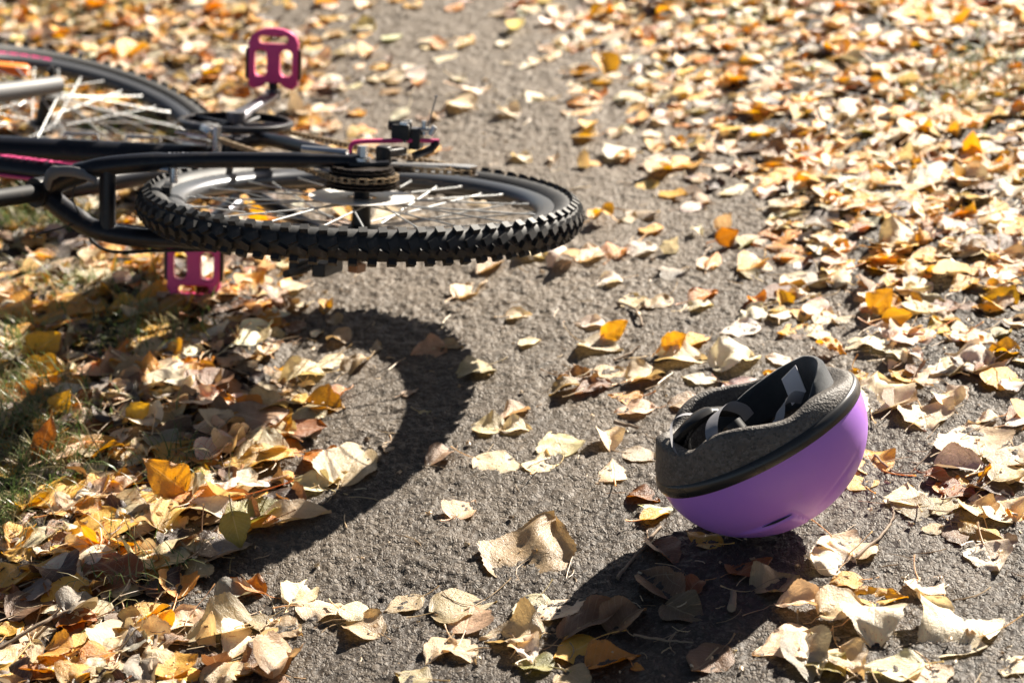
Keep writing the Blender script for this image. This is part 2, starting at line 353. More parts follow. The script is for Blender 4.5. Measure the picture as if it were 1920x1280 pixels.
b = MB()
head_t, head_b = P(.842, .545, 0), P(.885, .415, 0)
b.tube([head_b, head_t], .021, 20)
b.tube(smooth([P(BB[0], BB[1], 0), P(.60, .115, 0), P(.865, .44, 0)], 5), .0235, 20, flat=(1.0, 1.05))
b.tube(smooth([P(.372, .235, 0), P(.55, .325, 0), P(.845, .49, 0)], 5), .0185, 18, flat=(1.0, 1.1))
b.tube([P(BB[0], BB[1], 0), P(.305, .375, 0)], .0165, 18)
b.tube([P(BB[0], BB[1], -.036), P(BB[0], BB[1], .036)], .022, 20)
b.box(P(.40, .215, 0), (.022, 0, .010), (0, .003, 0), (-.006, 0, .018))
frame = obj('frame', b, M['frame'], bike)
def along(a, c, t): return a + (c - a) * t
d = MB()                                                     # pink pin-stripes along both tubes
d.tube([P(.50, .298, .0175), P(.84, .488, .0175)], .0022, 6)
d.tube([P(.405, .255, .0170), P(.455, .281, .0176)], .0020, 6)
for t0, t1, w_, r_ in ((.22, .97, -.012, .0030),):
    pa, pb = P(BB[0], BB[1], w_), P(.865, .44, w_); q0 = Vector((-.0155, 0, .0127)); d.tube([pa + (pb - pa) * t0 + q0, pa + (pb - pa) * t1 + q0], r_, 6)
pa, pb = P(.372, .235, -.010), P(.845, .49, -.010); q0 = Vector((-.0072, 0, .0142)); d.tube([pa + (pb - pa) * .12 + q0, pa + (pb - pa) * .97 + q0], .0030, 6)
obj('stripe', d, M['pink'], frame)
# pink lettering on the top tube (blurred past reading in the photograph): five block characters
l = MB(); ta, tb = P(.435, .272, .0188), P(.565, .340, .0192); td = (tb - ta).normalized(); tn = Vector((0, -1, 0)); tu = td.cross(tn)
def stroke(x, y, hx, hy): l.box(ta + td * x + tu * y, td * hx, tu * hy, tn * .0008)
pos = .118
for ch in 'OOIEV':
    w_ = {'O': .022, 'I': .005, 'E': .014, 'V': .020}[ch]; x0 = pos - w_; hgt = .0085
    if ch == 'O':
        stroke(x0 + .003, 0, .003, hgt); stroke(x0 + w_ - .003, 0, .003, hgt); stroke(x0 + w_ / 2, hgt - .0022, w_ / 2 - .006, .0022); stroke(x0 + w_ / 2, -hgt + .0022, w_ / 2 - .006, .0022)
    elif ch == 'I': stroke(x0 + w_ / 2, 0, .0026, hgt)
    elif ch == 'E':
        stroke(x0 + .0025, 0, .0025, hgt)
        for yy in (-hgt + .002, 0, hgt - .002): stroke(x0 + .0095, yy, .0045, .0018)
    else:
        for sg in (-1, 1): l.box(ta + td * (x0 + w_ / 2 + sg * w_ * .25) , td * .0028 + tu * 0, (tu * hgt + td * sg * w_ * .24), tn * .0008)
    pos = x0 - .006
obj('lettering', l, M['pink'], frame)
for f, u in ((.56, .07), (.625, .15)):                         # cable guides on the down tube
    st = MB(); c = P(f, u, .026); st.tube([c + Vector((-.018, 0, -.022)), c + Vector((-.018, -.006, -.020)), c + Vector((.018, -.006, .020)), c + Vector((.018, 0, .022))], .0034, 8)
    obj('cable_guide', st, M['silver'], frame)

for sg, nm in ((1, 'seatstay'), (-1, 'seatstay')):
    b = MB(); b.tube(smooth([P(.298, .362, sg * .008), P(.255, .345, sg * .030), P(.208, .312, sg * .050), P(.15, .21, sg * .061), P(.06, .07, sg * .066), P(.004, .006, sg * .068)], 6), [.0165] * 9 + [.0145] * 8 + [.012] * 8 + [.0105] * 6, 14)
    s_ = obj(nm, b, M['frame'], bike)
    if sg > 0:
        g = MB(); a0, a1 = P(.165, .237, .0712), P(.130, .176, .0735); dd = (a1 - a0).normalized(); nn = Vector((0, -1, 0)); uu = dd.cross(nn).normalized()
        for k in range(9):
            hh = (.0032, .0020, .0022, .0030, .0022, .0020, .0024, .0032, .0020)[k]; x = .004 + k * .0066
            g.box(a0 + dd * x + uu * (hh - .003) * .6, dd * (.0008 if k % 3 else .0018), uu * hh, nn * .0006)
            if k % 2: g.box(a0 + dd * (x + .0015) - uu * .0008, dd * .0016, uu * .0006, nn * .0006)
        obj('lettering', g, M['decalgrey'], s_)
b = MB(); b.tube([P(.208, .312, -.052), P(.208, .312, .052)], .0125, 14); obj('brake_bridge', b, M['frame'], bike)
for sg in (1, -1):
    b = MB(); b.tube(smooth([P(BB[0] - .02, BB[1] + .002, sg * .028), P(.36, -.045, sg * .050), P(.18, -.022, sg * .060), P(.0, -.002, sg * .066)], 6), .0115, 14)
    b.prism([(-.02, -.035), (.0, -.045), (.018, -.02), (.03, -.005), (.02, .022), (-.004, .026), (-.016, .004)], sg * .064, sg * .069)
    obj('chainstay', b, M['frame'], bike)
# seat clamp, post, saddle
b = MB(); b.tube([P(.312, .355, 0), P(.302, .385, 0)], .0225, 20); cl = obj('seat_clamp', b, M['black'], bike)
b = MB(); b.tube(smooth([P(.287, .372, .012), P(.268, .372, .034), P(.232, .352, .040), P(.200, .335, .030)], 6), [.008] * 8 + [.006] * 7 + [.004] * 4, 10, flat=(1.3, .7)); obj('lever', b, M['grey'], cl)
b = MB(); b.tube([P(.309, .36, 0), P(.258, .525, 0)], .0136, 18); obj('seatpost', b, M['matte'], bike)
b = MB(); rows = []
for i in range(15):
    t = i / 14; f = .115 + .27 * t; wd = .078 * (1 - t) ** 1.5 * (.35 + .65 * min(1, t * 5 + .3)) + .020 * min(1, (1 - t) * 6 + .35); z = .565 - .018 * math.sin(t * math.pi) + .012 * (1 - t) ** 3
    rows.append([P(f, z - .028 * abs(math.cos(a)) ** 3 - (.02 if math.sin(a) < 0 else 0) * -math.sin(a) * .6, wd * math.cos(a)) for a in np.linspace(0, 2 * math.pi, 18, endpoint=False)])
b.add([p for r_ in rows for p in r_], [(i * 18 + k, i * 18 + (k + 1) % 18, (i + 1) * 18 + (k + 1) % 18, (i + 1) * 18 + k) for i in range(14) for k in range(18)] + [tuple(range(18)), tuple(14 * 18 + k for k in range(18))])
b.tube(smooth([P(.15, .535, .03), P(.22, .525, .022), P(.33, .54, .012)], 5), .0035, 8); b.tube(smooth([P(.15, .535, -.03), P(.22, .525, -.022), P(.33, .54, -.012)], 5), .0035, 8)
obj('saddle', b, M['saddle'], bike)

# fork, bar and stem
b = MB()
crown = lambda w: SPt(.893 - .01, .388, w)
b.box(SPt(.897, .372, 0), (ST.to_3x3() @ Vector((.02, 0, .006))), (ST.to_3x3() @ Vector((0, .072, 0))), (ST.to_3x3() @ Vector((-.006, 0, .020))))
for sg in (1, -1):
    b.tube([SPt(.908, .36, sg * .058), SPt(.955, .23, sg * .058)], .0125, 16)
fork = obj('fork', b, M['black'], bike, bevel=.004)
for sg in (1, -1):
    b = MB(); b.tube([SPt(.945, .26, sg * .058), SPt(1.0, .115, sg * .058), SPt(1.050, -.002, sg * .058)], [.0175, .0175, .0155], 18); b.tube([SPt(1.046, .005, sg * .058), SPt(1.085, -.004, sg * .056)], .009, 12)
    obj('fork_leg', b, M['grey'], bike)
b = MB(); b.tube([P(.83, .575, 0), P(.86, .60, 0) ], .016, 14); b.tube([SPt(.835, .57, 0), SPt(.905, .615, 0)], .016, 14); obj('stem', b, M['black'], bike)
b = MB(); b.tube(smooth([SPt(.835, .655, -.29), SPt(.88, .645, -.14), SPt(.905, .617, -.05), SPt(.905, .617, .05), SPt(.88, .645, .14), SPt(.835, .655, .29)], 6), .0112, 14); hb = obj('handlebar', b, M['black'], bike)
for sg in (1, -1):
    b = MB(); b.tube([SPt(.867, .648, sg * .185), SPt(.836, .655, sg * .295)], .016, 14); obj('grip', b, M['saddle'], hb)

# wheels
def tyre_mesh(seg=144):
    b = MB(); Rm, r = .3035, .0222
    prof = []
    for k in range(22):
        a = R(-140) + R(280) * k / 21; prof.append((Rm + r * math.cos(a), r * 1.0 * math.sin(a)))
    b.ring(prof, seg)
    n = 74
    for i in range(n):
        for side in (-1, 1):
            t = 2 * math.pi * (i + (.5 if side > 0 else 0)) / n
            for row, (ca, half_t, half_l, hh, skew) in enumerate(((60, .0060, .0056, .0050, .10), (17, .0072, .0054, .0046, .5))):
                a = R(ca) * side; tt = t + (math.pi / n if row == 1 else 0)
                er = Vector((math.cos(tt), 0, math.sin(tt))); et = Vector((-math.sin(tt), 0, math.cos(tt))); ew = Vector((0, -1, 0))
                nrm = er * math.cos(a) + ew * math.sin(a); lat = (-er * math.sin(a) + ew * math.cos(a))
                c = er * Rm + nrm * (r + hh * .35)
                at_ = (et + lat * skew * side).normalized(); al = (lat - et * skew * side * .6).normalized()
                b.box(c, at_ * half_t, al * half_l, nrm * hh)
    return b
def rim_mesh():
    b = MB(); b.ring([(.2900, .0118), (.2900, .0135), (.2820, .0140), (.2720, .0130), (.2640, .0095), (.2600, .0050), (.2590, 0), (.2600, -.0050), (.2640, -.0095), (.2720, -.0130), (.2820, -.0140), (.2900, -.0135), (.2900, -.0118), (.2760, -.0110), (.2760, .0110)], 128); return b
def spokes_mesh(fl, fr, n=36):
    b = MB()
    for i in range(n):
        side = 1 if i % 2 else -1; w = fr if side > 0 else -fl; tr_ = 2 * math.pi * i / n
        th_ = tr_ + (1 if (i // 2) % 2 else -1) * R(62)
        p0 = Vector((.021 * math.cos(th_), -w, .021 * math.sin(th_))); p1 = Vector((.262 * math.cos(tr_), -side * .002, .262 * math.sin(tr_)))
        b.tube([p0, p1], .00125, 8); b.tube([p1 - (p1 - p0).normalized() * .012, p1], .0021, 8)
    return b
def make_wheel(parent, mat, rear):
    wroot = empty('wheel', parent, mat)
    obj('tyre', tyre_mesh(), M['rubber'], wroot, 30); obj('rim', rim_mesh(), M['rim'], wroot, 50)
    obj('spokes', spokes_mesh(.030, .010 if rear else .030), M['steel'], wroot)
    h = MB(); hf = .009 if rear else .030
    h.ring([(.0, -.055), (.009, -.055), (.012, -.036), (.025, -.033), (.025, -.028), (.0145, -.025), (.0135, 0), (.0145, hf - .004), (.025, hf - .003), (.025, hf + .002), (.012, hf + .005), (.009, .055), (0, .055)], 40, closed=False)
    h.tube([P(0, 0, -.082), P(0, 0, .082)], .0048, 12); h.ring([(0, -.076), (.0095, -.076), (.0095, -.069), (0, -.069)], 6, closed=False); h.ring([(0, .069), (.0095, .069), (.0095, .076), (0, .076)], 6, closed=False)
    obj('hub', h, M['black'], wroot)
    v = MB(); v.tube([Vector((.262 * math.cos(2.2), 0, .262 * math.sin(2.2))), Vector((.225 * math.cos(2.2), 0, .225 * math.sin(2.2)))], .003, 8); obj('valve', v, M['black'], wroot)
    if rear:
        p = MB(); p.ring([(.022, .0145), (.060, .0150), (.0785, .0155), (.079, .0168), (.060, .0165), (.022, .0160)], 72); obj('spoke_protector', p, M['protector'], wroot)
        c = MB()
        for k in range(7):
            rad = .054 - .0018 * k; w = .0320 + .0047 * k; teeth = 26 - k; ol = []
            for i in range(teeth * 4):
                a = 2 * math.pi * i / (teeth * 4); rr = rad + (.003 if i % 4 in (1, 2) else 0); ol.append((rr * math.cos(a), rr * math.sin(a)))
            c.prism(ol, w, w + .0019)
        c.ring([(.0, .030), (.040, .030), (.036, .060), (.018, .0635), (0, .0635)], 40, closed=False)
        obj('cassette', c, M['rust'], wroot)
    return wroot
make_wheel(bike, Matrix.Rotation(.35, 4, 'Y'), True)
fwheel = make_wheel(bike, ST @ Matrix.Translation(Vector((HUBF, 0, 0))), False)
b = MB(); a = -.10; er = Vector((math.cos(a), 0, math.sin(a))); et = Vector((-math.sin(a), 0, math.cos(a)))
for q_ in (-1, 1): b.box(er * .222 + P(0, 0, .006 * q_), et * .042, er * .013, Vector((0, .004, 0)))
obj('reflector', b, M['orange'], fwheel, bevel=.003)
d = MB(); n_ = 40                                             # pink decal dashes on the front rim flank
for k in range(n_):
    if k % 5 == 4: continue
    a0, a1 = -.46 + .62 * k / n_, -.46 + .62 * (k + 1) / n_
    q4 = [(r_ * math.cos(a_), -w_, r_ * math.sin(a_)) for a_ in (a0, a1) for r_, w_ in ((.2800, .0146), (.2725, .0138))]
    d.add(q4 + [(x, y + .0008, z) for x, y, z in q4], [(0, 1, 3, 2), (4, 6, 7, 5), (0, 2, 6, 4), (1, 5, 7, 3), (0, 4, 5, 1), (2, 3, 7, 6)])
obj('rim_decal', d, M['pink'], fwheel)

# crankset
b = MB(); cc = P(BB[0], BB[1], 0)
b.ring([(.0925, .0575), (.0950, .060), (.0945, .067), (.0915, .0690), (.0865, .0690), (.0850, .0665), (.0865, .0575)], 72, c=cc)
for k in range(5):
    a = 2 * math.pi * k / 5 + .3; b.tube([cc + P(.012 * math.cos(a), .012 * math.sin(a), .060), cc + P(.088 * math.cos(a), .088 * math.sin(a), .063)], .007, 8, flat=(1, .5), up=(0, 1, 0))
crs = obj('chainring', b, M['frame'], bike)
g = MB()
for rad, w, teeth in ((.086, .0565, 42), (.068, .0485, 34), (.048, .041, 24)):
    ol = [((rad + (.003 if i % 4 in (1, 2) else 0)) * math.cos(2 * math.pi * i / (teeth * 4)), (rad + (.003 if i % 4 in (1, 2) else 0)) * math.sin(2 * math.pi * i / (teeth * 4))) for i in range(teeth * 4)]
    il = [((rad - .013) * math.cos(2 * math.pi * i / (teeth * 4)), (rad - .013) * math.sin(2 * math.pi * i / (teeth * 4))) for i in range(teeth * 4)]
    n = teeth * 4
    vs = [cc + P(x, z, w) for x, z in ol] + [cc + P(x, z, w) for x, z in il] + [cc + P(x, z, w + .002) for x, z in ol] + [cc + P(x, z, w + .002) for x, z in il]
    fs = []
    for i in range(n):
        j = (i + 1) % n; fs += [(i, j, n + j, n + i), (2 * n + i, 3 * n + i, 3 * n + j, 2 * n + j), (i, 2 * n + i, 2 * n + j, j), (n + i, n + j, 3 * n + j, 3 * n + i)]
    g.add(vs, fs)
g.tube([P(BB[0], BB[1], -.062), P(BB[0], BB[1], .070)], .010, 14)
obj('toothed_rings', g, M['gun'], crs)
RC = (BB[0] + .101, BB[1] - .130); LC = (BB[0] - .101, BB[1] + .130)
for (f, u), sg in ((RC, 1), (LC, -1)):
    b = MB(); b.tube(smooth([P(BB[0], BB[1], sg * .070), P(BB[0] * .75 + f * .25, BB[1] * .75 + u * .25, sg * .076), P(f * .9 + BB[0] * .1, u * .9 + BB[1] * .1, sg * .090), P(f, u, sg * .092)], 5), [.016] * 5 + [.0135] * 7 + [.0125] * 4, 14, flat=(1.0, .62), up=(0, 1, 0))
    b.tube([P(f, u, sg * .084), P(f, u, sg * .100)], .0135, 16); b.tube([P(BB[0], BB[1], sg * .066), P(BB[0], BB[1], sg * .081)], .016, 18)
    obj('crank_arm', b, M['gun'], bike)
# pedals: a cage plate facing the camera with a nose slot and two side windows
def rrect(cx, cy, hx, hy, r, n=5):
    o = []
    for sx, sy, a0 in ((1, 1, 0), (-1, 1, 90), (-1, -1, 180), (1, -1, 270)):
        for k in range(n + 1):
            a = R(a0 + 90 * k / n); o.append((cx + sx * (hx - r) + r * math.cos(a), cy + sy * (hy - r) + r * math.sin(a)))
    return o
def pedal(f, u, sg, depth=.021):
    c = P(f, u, sg * .104)
    ex = Vector((bm_.to_3x3().transposed() @ Vector(CM[:, 0]))); ex = Vector((ex.x, 0, ex.z)).normalized(); ey = Vector((0, -sg, 0)); ez = ex.cross(ey).normalized()
    outer = [(-.040, .006), (-.040, .072)]
    for k in range(9):
        a = R(180 - 180 * k / 8); outer.append((.0385 * math.cos(a) if 0 < k < 8 else .040 * (1 if k else -1), .076 + .023 * math.sin(a) ** .8 if 0 < k < 8 else .076))
    outer += [(.040, .072), (.040, .006), (.034, .0), (.022, .002), (.012, .010), (-.012, .010), (-.022, .002), (-.034, .0)]
    holes = [rrect(0, .081, .027, .009, .0085), rrect(-.0215, .042, .0125, .025, .012), rrect(.0215, .042, .0125, .025, .012)]
    cu = bpy.data.curves.new('pedal_outline', 'CURVE'); cu.dimensions = '2D'; cu.fill_mode = 'BOTH'; cu.extrude = depth / 2 - .002; cu.bevel_depth = .002; cu.bevel_resolution = 2
    for pts in [outer] + holes:
        sp = cu.splines.new('POLY'); sp.points.add(len(pts) - 1); sp.use_cyclic_u = True
        for i, (x, y) in enumerate(pts): sp.points[i].co = (x, y, 0, 1)
    tmp = bpy.data.objects.new('tmp', cu); COL.objects.link(tmp); dg = bpy.context.evaluated_depsgraph_get()
    me = bpy.data.meshes.new_from_object(tmp.evaluated_get(dg)); bpy.data.objects.remove(tmp); bpy.data.curves.remove(cu)
    mt = Matrix.Identity(4)
    for i in range(3): mt[i][0] = ex[i]; mt[i][1] = ey[i]; mt[i][2] = ez[i]; mt[i][3] = c[i]
    me.transform(mt); me.materials.clear(); me.polygons.foreach_set('use_smooth', [True] * len(me.polygons)); me.set_sharp_from_angle(angle=R(40))
    o = obj('pedal', me, M['anod'], bike)
    a_ = MB(); a_.tube([P(f, u, sg * .088), P(f, u, sg * .118)], .0075, 12); a_.tube([c + ey * .012, c + ey * .070], .0065, 12); obj('pedal_axle', a_, M['black'], o)
    for sx in (-1, 1):
        r_ = MB(); r_.box(c + ex * sx * .0430 + ey * .040, ex * .0025, ey * .026, ez * (depth / 2 - .003)); rr = obj('reflector_holder', r_, M['black'], o)
        r2 = MB(); r2.box(c + ex * sx * .0465 + ey * .040, ex * .0012, ey * .024, ez * (depth / 2 - .005)); obj('reflector', r2, M['amber'], o)
    return o
pedal(RC[0], RC[1], 1); pedal(LC[0], LC[1], -1)

# chain, derailleurs and guard
def chain(pts, name):
    b = MB(); pp = [Vector(p) for p in pts]; seglen = [(pp[i + 1] - pp[i]).length for i in range(len(pp) - 1)]; tot = sum(seglen); n = int(tot / .0127)
    def at(s_):
        for i, L in enumerate(seglen):
            if s_ <= L or i == len(seglen) - 1: return pp[i] + (pp[i + 1] - pp[i]) * (s_ / L)
            s_ -= L
    for k in range(n):
        p0, p1 = at(k * .0127), at((k + 1) * .0127); dirv = (p1 - p0).normalized(); up = Vector((0, 1, 0)); sd_ = dirv.cross(up).normalized(); w = .0034 if k % 2 else .0022
        for s2 in (-1, 1): b.box((p0 + p1) / 2 + up * s2 * w, dirv * .0078, up * .0006, sd_ * .0042)
        b.tube([p0 - up * .0042, p0 + up * .0042], .0034, 8)
    return b
def arc(c, r, a0, a1, w, n=14): return [P(c[0] + r * math.cos(R(a0 + (a1 - a0) * k / n)), c[1] + r * math.sin(R(a0 + (a1 - a0) * k / n)), w) for k in range(n + 1)]
cpts = arc((0, 0), .051, 255, 95, .0475) + arc(BB, .071, 95, -95, .050) + [P(.25, -.135, .051), P(.0, -.172, .050)] + arc((-.034, -.158), .015, 270, 150, .050, 6) + [P(.024, -.09, .049)]
obj('chain', chain(cpts, 'chain'), M['chain'], bike)
b = MB()                                                      # rear derailleur body
b.box(P(.040, -.094, .104), (.015, 0, -.012), (0, .012, 0), (.008, 0, .011)); b.box(P(.026, -.112, .094), (.008, 0, -.010), (0, .016, 0), (.006, 0, .006)); b.tube([P(.052, -.078, .112), P(.030, -.106, .114)], .008, 10); b.tube([P(.012, -.045, .062), P(.012, -.045, .088)], .012, 14); b.box(P(.014, -.062, .078), (.006, 0, -.02), (0, .006, 0), (.010, 0, .004))
rd = obj('rear_derailleur', b, M['black'], bike, bevel=.003)
b = MB(); b.tube([P(.010, -.139, .089), P(.010, -.128, .078), P(.014, -.10, .070)], .006, 8); obj('guard_bracket', b, M['black'], rd)
b = MB()
for w in (.0565, .0440):
    b.prism([(.040, -.074), (.022, -.066), (.012, -.080), (-.020, -.138), (-.050, -.160), (-.046, -.178), (-.026, -.182), (-.010, -.160), (.020, -.112)], w, w + .0018)
obj('cage', b, M['silver'], rd)
for c in ((.022, -.084), (-.034, -.162)):
    b = MB(); b.ring([(.004, .047), (.017, .047), (.017, .054), (.004, .054)], 22, c=P(c[0], c[1], 0)); obj('jockey_wheel', b, M['rust'], rd)
b = MB(); b.box(P(.036, -.100, .1175), (.012, 0, -.013), (0, .0022, 0), (.004, 0, .004)); b.tube([P(.020, -.122, .100), P(.020, -.122, .121)], .0045, 10); b.tube([P(.016, -.130, .100), P(.012, -.136, .113)], .005, 10); b.tube([P(.030, -.100, .108), P(.014, -.128, .108)], .0035, 8); b.tube([P(.040, -.072, .09), P(.022, -.092, .092)], .003, 8)
obj('bolts', b, M['silver'], rd)
b = MB(); b.tube(smooth([P(.016, -.126, .112), P(.014, -.130, .130), P(.010, -.135, .158)], 5), .0009, 6); b.ring([(0, -.002), (.0022, -.001), (.0022, .001), (0, .002)], 8, closed=False, c=P(.010, -.135, .159)); obj('cable_end', b, M['gun'], rd)
b = MB(); b.tube(smooth([P(.042, -.004, .070), P(.047, -.010, .087), P(.043, -.026, .0915), P(.034, -.060, .092), P(.020, -.110, .092), P(.009, -.142, .0905)], 7), .0036, 10); obj('derailleur_guard', b, M['pink'], bike)
b = MB(); b.tube([P(0, 0, .072), P(0, 0, .092)], .0075, 6); b.tube([P(0, 0, .070), P(0, 0, .075)], .013, 16); b.tube([P(.026, -.012, .068), P(.026, -.012, .082)], .005, 10); b.tube([P(.09, .05, .078), P(.03, .008, .078)], .006, 8); obj('axle_nut', b, M['silver'], bike)
b = MB(); b.tube(smooth([P(.40, .02, .045), P(.395, .035, .06), P(.43, .03, .062)], 4), .008, 8); b.box(P(.44, .035, .052), (.035, 0, .01), (0, .002, 0), (0, 0, .012)); b.box(P(.44, .036, .040), (.035, 0, .01), (0, .002, 0), (0, 0, .012)); b.tube([P(.385, .03, .03), P(.385, .03, .072)], .007, 10); obj('front_derailleur', b, M['silver'], bike)
# V-brake arms, pads, cables
for sg in (1, -1):
    b = MB(); b.tube(smooth([P(.150, .240, sg * .048), P(.190, .262, sg * .046), P(.222, .318, sg * .040), P(.236, .345, sg * .034)], 5), .0052, 10); b.tube([P(.145, .236, sg * .030), P(.145, .236, sg * .052)], .006, 10)
    ba = obj('brake_arm', b, M['silver'] if sg > 0 else M['gun'], bike)
    q_ = MB(); dd = Vector((-.243, 0, .151)).normalized(); q_.box(P(.151, .243, sg * .0225), dd * .030, Vector((0, .005, 0)), dd.cross(Vector((0, 1, 0))) * .0055); obj('brake_pad', q_, M['black'], ba)
b = MB(); b.tube(smooth([P(.236, .345, .034), P(.242, .352, 0), P(.236, .345, -.034), P(.26, .40, -.055), P(.33, .36, -.075)], 6), .0014, 6)
b.tube(smooth([P(.36, .30, -.02), P(.31, .305, -.055), P(.235, .30, -.082), P(.165, .235, -.075), P(.09, .115, -.070), P(.04, .04, -.068)], 6), .0026, 8); obj('brake_cable', b, M['black'], bike)
b = MB(); b.tube([P(.02, .04, -.074), P(-.04, .125, -.076), P(-.06, .165, -.076)], [.008, .0065, .006], 10); b.box(P(-.045, .085, -.075), (.016, 0, -.026), (0, .010, 0), (.008, 0, .006)); b.box(P(-.03, .125, -.072), (.010, 0, -.016), (0, .008, 0), (.006, 0, .004)); obj('stand_bracket', b, M['black'], bike, bevel=.002)
b = MB(); b.box(P(-.062, .045, -.076), (.004, 0, -.010), (0, .006, 0), (.008, 0, .003)); obj('reflector', b, M['amber'], bike)

# ------------------------------------------------------------------ helmet resting on its crown
rt, upv, tw = CM[:, 0], -CM[:, 1], -CM[:, 2]
al, be = R(29.2), R(15)
HX = math.cos(al) * rt + math.sin(al) * upv; HN = -math.sin(al) * math.cos(be) * rt + math.cos(al) * math.cos(be) * upv + math.sin(be) * tw; HN /= np.linalg.norm(HN); HY = np.cross(HN, HX)
HRm = np.stack([HX, HY, HN], 1)
A_, B_, D_ = .1395, .111, .122
def shell_pt(ph, t, off=0.0):
    fx = A_ * (1.0 if math.cos(ph) < 0 else .995); k = math.cos(t) ** .96; dz = math.sin(t)
    x = (fx + off) * k * math.cos(ph); y = (B_ + off) * k * math.sin(ph); z = -(D_ + off) * dz
    return Vector((x, y, z))
b = MB(); nph, nt = 200, 84
def lip(ph, t):
    """raised crescent flap near the crown on the camera side and its mirror"""
    a = abs(math.degrees(ph)) if ph <= math.pi else abs(math.degrees(ph) - 360)
    td = math.degrees(t)
    ar = 98 - (td - 40) * .33
    if 84 < a < 146 and a > ar - 3:
        if td > 40 and a > ar: return .0040 * min(1, (td - 40) / .9) * max(0, 1 - (td - 40) / 34) * min(1, (a - ar) / 1.8) * min(1, (146 - a) / 26)
        return -.0016 * max(0, 1 - max(0, 40 - td) / 7) * min(1, (146 - a) / 30) * min(1, max(0, (a - ar + 3) / 2))
    return 0
vs = []
for i in range(nt + 1):
    t = (math.pi / 2) * i / nt * .9999
    for k in range(nph):
        ph = 2 * math.pi * k / nph; ph_ = ph if ph <= math.pi else ph - 2 * math.pi
        crease = -.0022 * math.exp(-((math.degrees(t) - (30 + .5 * (abs(math.degrees(ph_)) - 45))) / 2.6) ** 2) * max(0, 1 - abs(abs(math.degrees(ph_)) - 60) / 24)
        vs.append(shell_pt(ph, t, lip(ph_, t) + crease))
fs = [(i * nph + k, i * nph + (k + 1) % nph, (i + 1) * nph + (k + 1) % nph, (i + 1) * nph + k) for i in range(nt) for k in range(nph)]
b.add(vs, fs)
low = min((HRm @ np.array(v))[2] for v in b.v); hz = -low + .004
HC = on_plane(1424, 818, np.array([0, 0, hz]), np.array([0, 0, 1.0]))
hm = Matrix.Identity(4)
for i in range(3):
    for j in range(3): hm[i][j] = HRm[i, j]
    hm[i][3] = HC[i]
helmet = empty('helmet'); helmet.matrix_world = hm
tag(helmet, 'purple child bike helmet upside down on the asphalt, grey foam and straps showing', 'helmet')
shell = obj('shell', b, M['purple'], helmet, 60)
v_ = MB(); pts = []
for k in range(15):
    a = 98.5 + 22 * k / 14; top = 40; pts.append(shell_pt(-R(a), R(top - .3), .0004))
v_.tube(pts, [.0002 + .0013 * math.sin(math.pi * k / 14) for k in range(15)], 6); obj('vent_slot', v_, M['black'], shell)
def ell(ph, r): return (A_ + r) * math.cos(ph), (B_ + r) * math.sin(ph)
def eband(prof_fn, n=160, closed=True, phs=None):
    b = MB(); P_ = phs if phs is not None else [2 * math.pi * k / n for k in range(n)]
    m = len(prof_fn(P_[0])); vs = []
    for ph in P_:
        for r, z in prof_fn(ph): x, y = ell(ph, r); vs.append((x, y, z))
    n = len(P_); fs = []
    for k in range(n if phs is None else n - 1):
        k2 = (k + 1) % n
        for j in range(m if closed else m - 1): j2 = (j + 1) % m; fs.append((k * m + j, k * m + j2, k2 * m + j2, k2 * m + j))
    b.add(vs, fs)
    if phs is not None: b.f += [tuple(range(m)), tuple((n - 1) * m + j for j in range(m))]
    return b
obj('trim', eband(lambda ph: [(-.004, -.003), (.0010, -.0022), (.0022, .001), (.0027, .005), (.0026, .008), (.0016, .0118), (-.0005, .0145), (-.006, .016)]), M['trim'], helmet, 50)
def zt(ph):
    a = abs(math.degrees(ph if ph <= math.pi else ph - 2 * math.pi))
    return float(np.interp(a, [0, 20, 35, 50, 60, 68, 76, 88, 104, 120, 132, 140, 150, 165, 180], [.019, .022, .029, .036, .037, .034, .034, .045, .058, .059, .050, .043, .051, .059, .060]))
def zts(ph): return sum(zt((ph + R(o)) % (2 * math.pi)) for o in (-7, -3.5, 0, 3.5, 7)) / 5
def liner(ph):
    h = zts(ph); c = abs(math.cos(ph)); th = .013 + .008 * c + .008 * max(0, math.cos(ph)) ** 2; ln = .013 * max(0, -math.cos(ph)) ** 2
    return [(-.0015, .0135), (-.0020 - ln * .2, .0135 + (h - .0135) * .25), (-.0045 - ln * .7, .0135 + (h - .0135) * .6), (-.0072 - ln, .0135 + (h - .0135) * .88), (-.0105 - ln, h), (-.0055 - ln - th * .8, h + .0005), (-.006 - ln - th, h - .003), (-.007 - ln - th, h - .007), (-.010 - th, .006), (-.018 - th, -.020), (-.036 - th, -.055), (-.075, -.080), (-.098, -.086)]
obj('liner', eband(liner, closed=False), M['foam'], helmet, 70)
def padz(ph): return float(np.interp(math.degrees(ph), [-62, -52, -38, -22, 0, 25, 50, 80, 110], [.014, .030, .043, .050, .053, .053, .045, .033, .018]))
def pad(ph):
    z = padz(ph); o = -.026; th = .010
    return [(o, -.01), (o + .001, z * .6), (o + .0005, z - .006), (o - .002, z - .001), (o - th * .5, z + .001), (o - th + .002, z - .001), (o - th, z - .006), (o - th - .001, z * .5), (o - th - .006, -.01)]
pd = obj('padding', eband(pad, phs=[R(-62 + 172 * k / 70) for k in range(71)]), M['felt'], helmet, 80)
b = MB(); b.box((.070, .020, .030), (.0115, -.004, .005), (.0003, .0006, 0), (.002, .002, .018)); obj('tag', b, M['tagm'], pd)
def inner(ph, t, o=-.034): return tuple(shell_pt(ph, t, o))
b = MB(); vs = []
for i in range(13):
    for k in range(48): vs.append(shell_pt(2 * math.pi * k / 48, (math.pi / 2) * (i / 12) * .9999 + .0, -.031))
